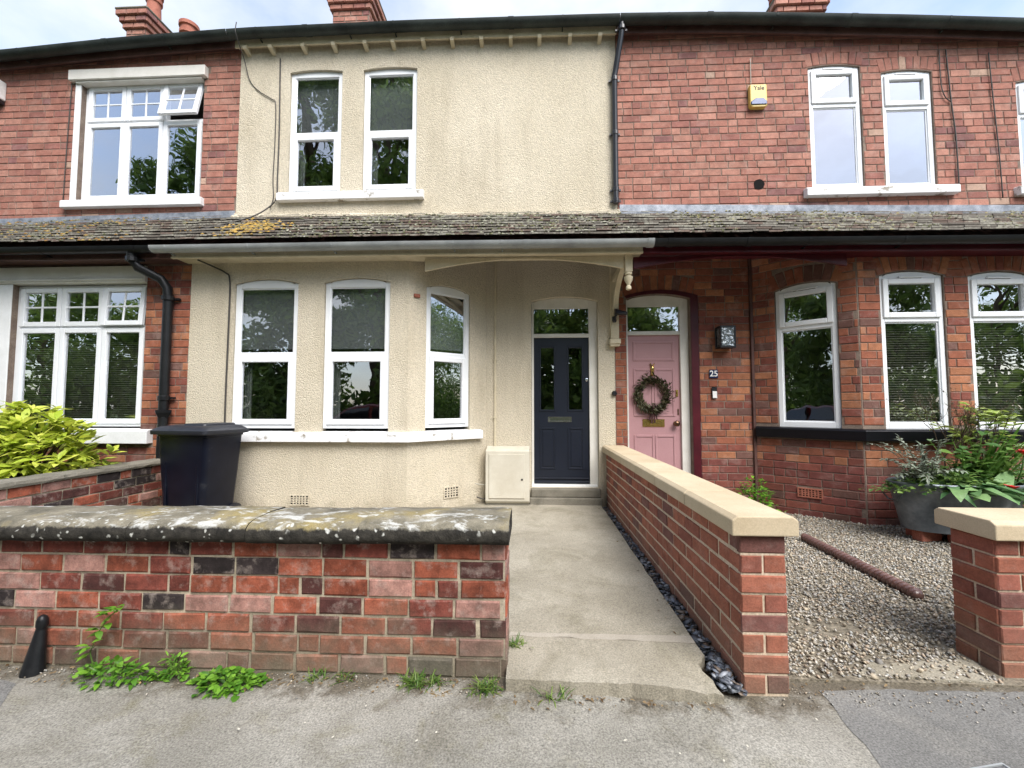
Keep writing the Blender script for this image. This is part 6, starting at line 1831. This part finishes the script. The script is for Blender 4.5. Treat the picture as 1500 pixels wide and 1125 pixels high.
# wreath on the pink door
G('wreath_leaf', (0.03, 0.035, 0.014), (0.13, 0.12, 0.06), attr=True)
wt = thing('wreath', 'dark green dried leaf wreath with brown ribbon hanging on the pink door', 'wreath', (1.575, YD - nd - 0.03, 1.19))
lv = MB(); cw = Vector((1.575, YD - nd - 0.045, 1.455))
for i in range(1000):
    a = pr.uniform(0, 6.28); rr = 0.178 + pr.gauss(0, .028)
    p = cw + Vector((rr * math.cos(a), pr.gauss(0, .016), rr * 1.06 * math.sin(a)))
    d = Vector((math.cos(a) * pr.gauss(.6, .6) - math.sin(a) * .9, pr.gauss(-.3, .4), math.sin(a) * pr.gauss(.6, .6) + math.cos(a) * .9))
    add_leaf(lv, p, d, pr.uniform(.035, .07), .018, .2, .2, pr.uniform(-1, 1), tint=pr.random())
obj('foliage', lv, 'wreath_leaf', wt, kind='stuff')
obj('ring', MB().tube([tuple(cw + Vector((.165 * math.cos(a), 0, .175 * math.sin(a)))) for a in [2 * math.pi * i / 24 for i in range(25)]], .018, 6), 'wood_stem', wt)
M['ribbon'] = plain('brown_ribbon', (0.06, 0.02, 0.022), 0.7)
rb_ = MB()
for dx, L in ((-.05, .17), (-.02, .21), (.02, .2), (.05, .16)):
    rb_.add([(1.575 + dx * .2 - .008, cw.y - .02, 1.29), (1.575 + dx * .2 + .008, cw.y - .022, 1.29), (1.575 + dx + .01, cw.y - .004, 1.29 - L), (1.575 + dx - .008, cw.y, 1.29 - L)], [(0, 1, 2, 3)])
rb_.lathe((1.575, cw.y - .022, 1.27), [(.005, 0), (.022, .015), (.005, .03)], 8)
obj('ribbon', rb_, 'ribbon', wt)

# ------------------------------------------------------------------ across the road: trees and a parked car, seen in the window glass
G('tree_leaf', (0.06, 0.12, 0.022), (0.25, 0.36, 0.07), attr=True, trans=0.45)
def tree(x, y, h, cr, n, label, seed, low=0.25):
    r = np.random.default_rng(seed); q = random.Random(seed)
    t = thing('tree', label, 'tree', (x, y, -0.15), 'trees across the road')
    tk = MB(); tk.tube([(x, y, -0.2), (x + .1, y, h * .2), (x - .1, y + .1, h * .45), (x, y, h * .7)], [h * .022, h * .018, h * .012, h * .005], 8)
    nb_ = 16
    cen = []
    for i in range(nb_):
        a = q.uniform(0, 6.28); zz = h * (low + (0.93 - low) * (i + .5) / nb_)
        f = (zz / h - low) / (1 - low)
        rr = cr * (0.45 + 0.55 * math.sin(math.pi * min(1, f * .85 + .12))) * q.uniform(.35, .8)
        c = (x + rr * math.cos(a), y + rr * math.sin(a), zz)
        tk.tube([(x, y, max(h * .12, zz - h * .16)), ((x + c[0]) / 2, (y + c[1]) / 2, zz - h * .05), c], [h * .007, h * .004, h * .002], 5)
        cen.append((*c, cr * q.uniform(.28, .48)))
    cen.append((x, y, h * .9, cr * .35))
    obj('trunk', tk, 'wood_stem', t, smooth=True)
    cen = np.array(cen)
    k = r.integers(0, len(cen), n)
    d = r.normal(0, 1, (n, 3)); d /= np.linalg.norm(d, axis=1)[:, None]
    p = cen[k, :3] + d * (cen[k, 3] * r.uniform(.45, 1.05, n))[:, None] * np.array([1, 1, .75])
    u = r.normal(0, 1, (n, 3)); u /= np.linalg.norm(u, axis=1)[:, None]
    v = np.cross(u, d); v /= np.linalg.norm(v, axis=1)[:, None] + 1e-9
    s = (r.uniform(.09, .20, n) * (1.0 if h > 0 else 1))[:, None]
    V = np.stack([p - u * s, p + v * s * .45, p + u * s, p - v * s * .45], 1).reshape(-1, 3)
    me = bpy.data.meshes.new('crown'); org = np.array([x, y, 0.0])
    me.vertices.add(n * 4); me.vertices.foreach_set('co', (V - org).ravel())
    me.loops.add(n * 4); me.loops.foreach_set('vertex_index', np.arange(n * 4, dtype=np.int32))
    me.polygons.add(n); me.polygons.foreach_set('loop_start', np.arange(n, dtype=np.int32) * 4); me.update(calc_edges=True)
    c4 = np.ones((n, 4, 4), np.float32); c4[:, :, :3] = r.uniform(0, 1, n)[:, None, None]
    at = me.color_attributes.new('tint', 'FLOAT_COLOR', 'POINT'); at.data.foreach_set('color', c4.ravel())
    me.materials.append(M['tree_leaf'])
    o = bpy.data.objects.new('crown', me); C.objects.link(o); place(o, org, t)
    return t
TL_ = [(-7.2, -9.5, 22, 4.9, 12000, 'tall broad tree standing across the road opposite the cream house'), (-1.0, -11.5, 18, 4.2, 8000, 'tall tree across the road opposite the navy door'),
       (-15.9, -9.6, 17, 3.8, 7500, 'tall tree across the road opposite the brick house with the bush'), (-11.6, -10.4, 22, 4.0, 11000, 'tall tree between two other tall trees across the road'), (4.5, -10, 8.6, 3.6, 6000, 'low rounded tree across the road opposite the pink door'),
       (10.5, -11, 8.4, 3.8, 5000, 'low wide tree across the road past the gravel garden'), (17, -12, 9, 4.2, 4500, 'bushy tree at the far end of the opposite verge'),
       (-21, -12, 9.5, 4.6, 4500, 'bushy tree at the near end of the opposite verge'), (-4.0, -8.4, 6.4, 3.0, 4500, 'small tree between the two tall trees across the road'),
       (1.6, -8.6, 6.0, 2.8, 4500, 'small tree beside the opposite kerb facing the path'), (-10.6, -8.8, 6.6, 3.0, 4500, 'small tree beside the opposite kerb facing the bush'),
       (24, -13, 11, 5, 5000, 'broad tree down the road past the gravel garden'), (31, -12, 11, 5, 5000, 'second broad tree down the road past the gravel garden'),
       (39, -14, 13, 6, 5000, 'large tree at the far right bend of the verge'), (48, -16, 14, 7, 5000, 'large tree closing the view down the road'),
       (-28, -13, 11, 5, 5000, 'broad tree up the road past the bush'), (-37, -14, 13, 6, 5000, 'large tree closing the view up the road')]
hg = thing('hedge', 'long overgrown hedge along the far side of the road', 'hedge', (0, -8.0, -0.15))
hr = np.random.default_rng(9); n = 16000
V = np.stack([hr.uniform(-45, 50, n), hr.normal(-8.9, .45, n), np.abs(hr.uniform(0, 1, n)) ** .8 * 2.9 - .1], 1)
V[:, 2] *= 0.8 + 0.25 * np.sin(V[:, 0] * 1.3) * np.sin(V[:, 0] * .37 + 1)
hm = MB()
for p in V:
    a_ = hr.normal(0, 1, 3); b_ = np.cross(a_, hr.normal(0, 1, 3)); a_ = a_ / np.linalg.norm(a_) * .22; b_ = b_ / np.linalg.norm(b_) * .11
    c_ = float(hr.uniform(0, 1)); hm.add([p - a_, p + b_, p + a_, p - b_], [(0, 1, 2, 3)], (c_, c_, c_))
obj('foliage', hm, 'tree_leaf', hg, kind='stuff')
hs = MB()
for x in range(-44, 50, 3): hs.tube([(x, -8.9, -.2), (x + .2, -8.9, 1.2), (x + .1, -8.8, 2.0)], [.05, .035, .02], 5)
obj('stem', hs, 'wood_stem', hg)
for i, a in enumerate(TL_): tree(*a[:4], int(a[4] * 2.4), a[5], seed=100 + i, low=0.12 if a[2] < 10 else 0.2)
cr = thing('parked_car', 'dark red hatchback parked on the road beside the kerb', 'car', (-4.6, -2.1, -0.11))
M['car_paint'] = plain('car_paint', (0.10, 0.008, 0.010), 0.18, 0.5, 0.2, 0.05, coat=1.0)
M['car_glass'] = plain('car_glass', (0.008, 0.009, 0.010), 0.04, 0.8)
M['rubber'] = plain('tyre_rubber', (0.015, 0.015, 0.015), 0.8)
def skin(prof, w, cx, cy, z0):
    """side profile [(x,z,half-width factor)] given width"""
    mb = MB(); k = len(prof)
    mb.v += [(cx + x, cy - w / 2 * f, z0 + z) for x, z, f in prof] + [(cx + x, cy + w / 2 * f, z0 + z) for x, z, f in prof]
    t = tessellate_polygon([[Vector((x, z, 0)) for x, z, f in prof]])
    mb.f += [tuple(q) for q in t] + [tuple(i + k for i in reversed(q)) for q in t] + [(i, (i + 1) % k, (i + 1) % k + k, i + k) for i in range(k)]
    return mb
CX, CY, CZ = -4.6, -2.1, -0.11
obj('body', skin([(-2.0, .28, .92), (-2.05, .5, .95), (-1.98, .74, .96), (-1.2, .88, .98), (-.9, .92, .98), (1.75, .95, .97), (1.98, .85, .95), (2.05, .5, .95), (2.0, .28, .92), (1.62, .22, .95), (-1.6, .22, .95)], 1.74, CX, CY, CZ), 'car_paint', cr, bevel=0.06, seg=3)
obj('cabin', skin([(-1.15, .88, .95), (-.35, 1.36, .78), (.2, 1.46, .76), (1.1, 1.42, .76), (1.75, 1.05, .88), (1.85, .9, .93)], 1.70, CX, CY, CZ), 'car_paint', cr, bevel=0.05, seg=3)
for sy in (-1, 1):
    for a in ([(-.92, .95, .97), (-.32, 1.30, .83), (.25, 1.38, .80), (.28, .97, .965)], [(.36, .97, .965), (.33, 1.38, .80), (1.0, 1.35, .81), (1.45, 1.02, .945)]):
        vs = [(CX + x, CY + sy * 1.70 / 2 * (f + .012), CZ + z) for x, z, f in a] + [(CX + x, CY + sy * 1.70 / 2 * (f - .02), CZ + z) for x, z, f in a]
        obj('window', MB().add(vs, [(0, 1, 2, 3), (7, 6, 5, 4), (0, 4, 5, 1), (1, 5, 6, 2), (2, 6, 7, 3), (3, 7, 4, 0)]), 'car_glass', cr)
    for x in (-1.3, 1.28):
        wh = MB().lathe((0, 0, -0.1), [(0.2, 0), (0.30, 0.01), (0.32, 0.04), (0.32, 0.16), (0.30, 0.19), (0.2, 0.2)], 24)
        wh.v = [(CX + x + v[0], CY + sy * 0.78 + v[2], CZ + 0.32 + v[1]) for v in wh.v]
        tyre = smooth_by_angle(obj('wheel', wh, 'rubber', cr), 40)
        rm = MB().lathe((0, 0, -0.005), [(0.05, -.01), (0.20, 0), (0.215, 0.01)], 20)
        rm.v = [(CX + x + v[0], CY + sy * (0.885 - v[2]), CZ + 0.32 + v[1]) for v in rm.v]
        obj('rim', rm, 'chrome', tyre)
    obj('headlight', MB().box(CX - 2.055, CX - 1.85, CY + sy * .62 - .15, CY + sy * .62 + .15, CZ + .58, CZ + .72), 'white_plain', cr, bevel=0.03)
obj('windscreen', MB().add([(CX + x, CY + y, CZ + z) for x, y, z in ((-1.10, -.72, .93), (-1.10, .72, .93), (-.40, .60, 1.35), (-.40, -.60, 1.35), (-1.06, -.72, .92), (-1.06, .72, .92), (-.36, .60, 1.34), (-.36, -.60, 1.34))], [(0, 1, 2, 3), (4, 7, 6, 5), (0, 4, 5, 1), (1, 5, 6, 2), (2, 6, 7, 3), (3, 7, 4, 0)]), 'car_glass', cr)
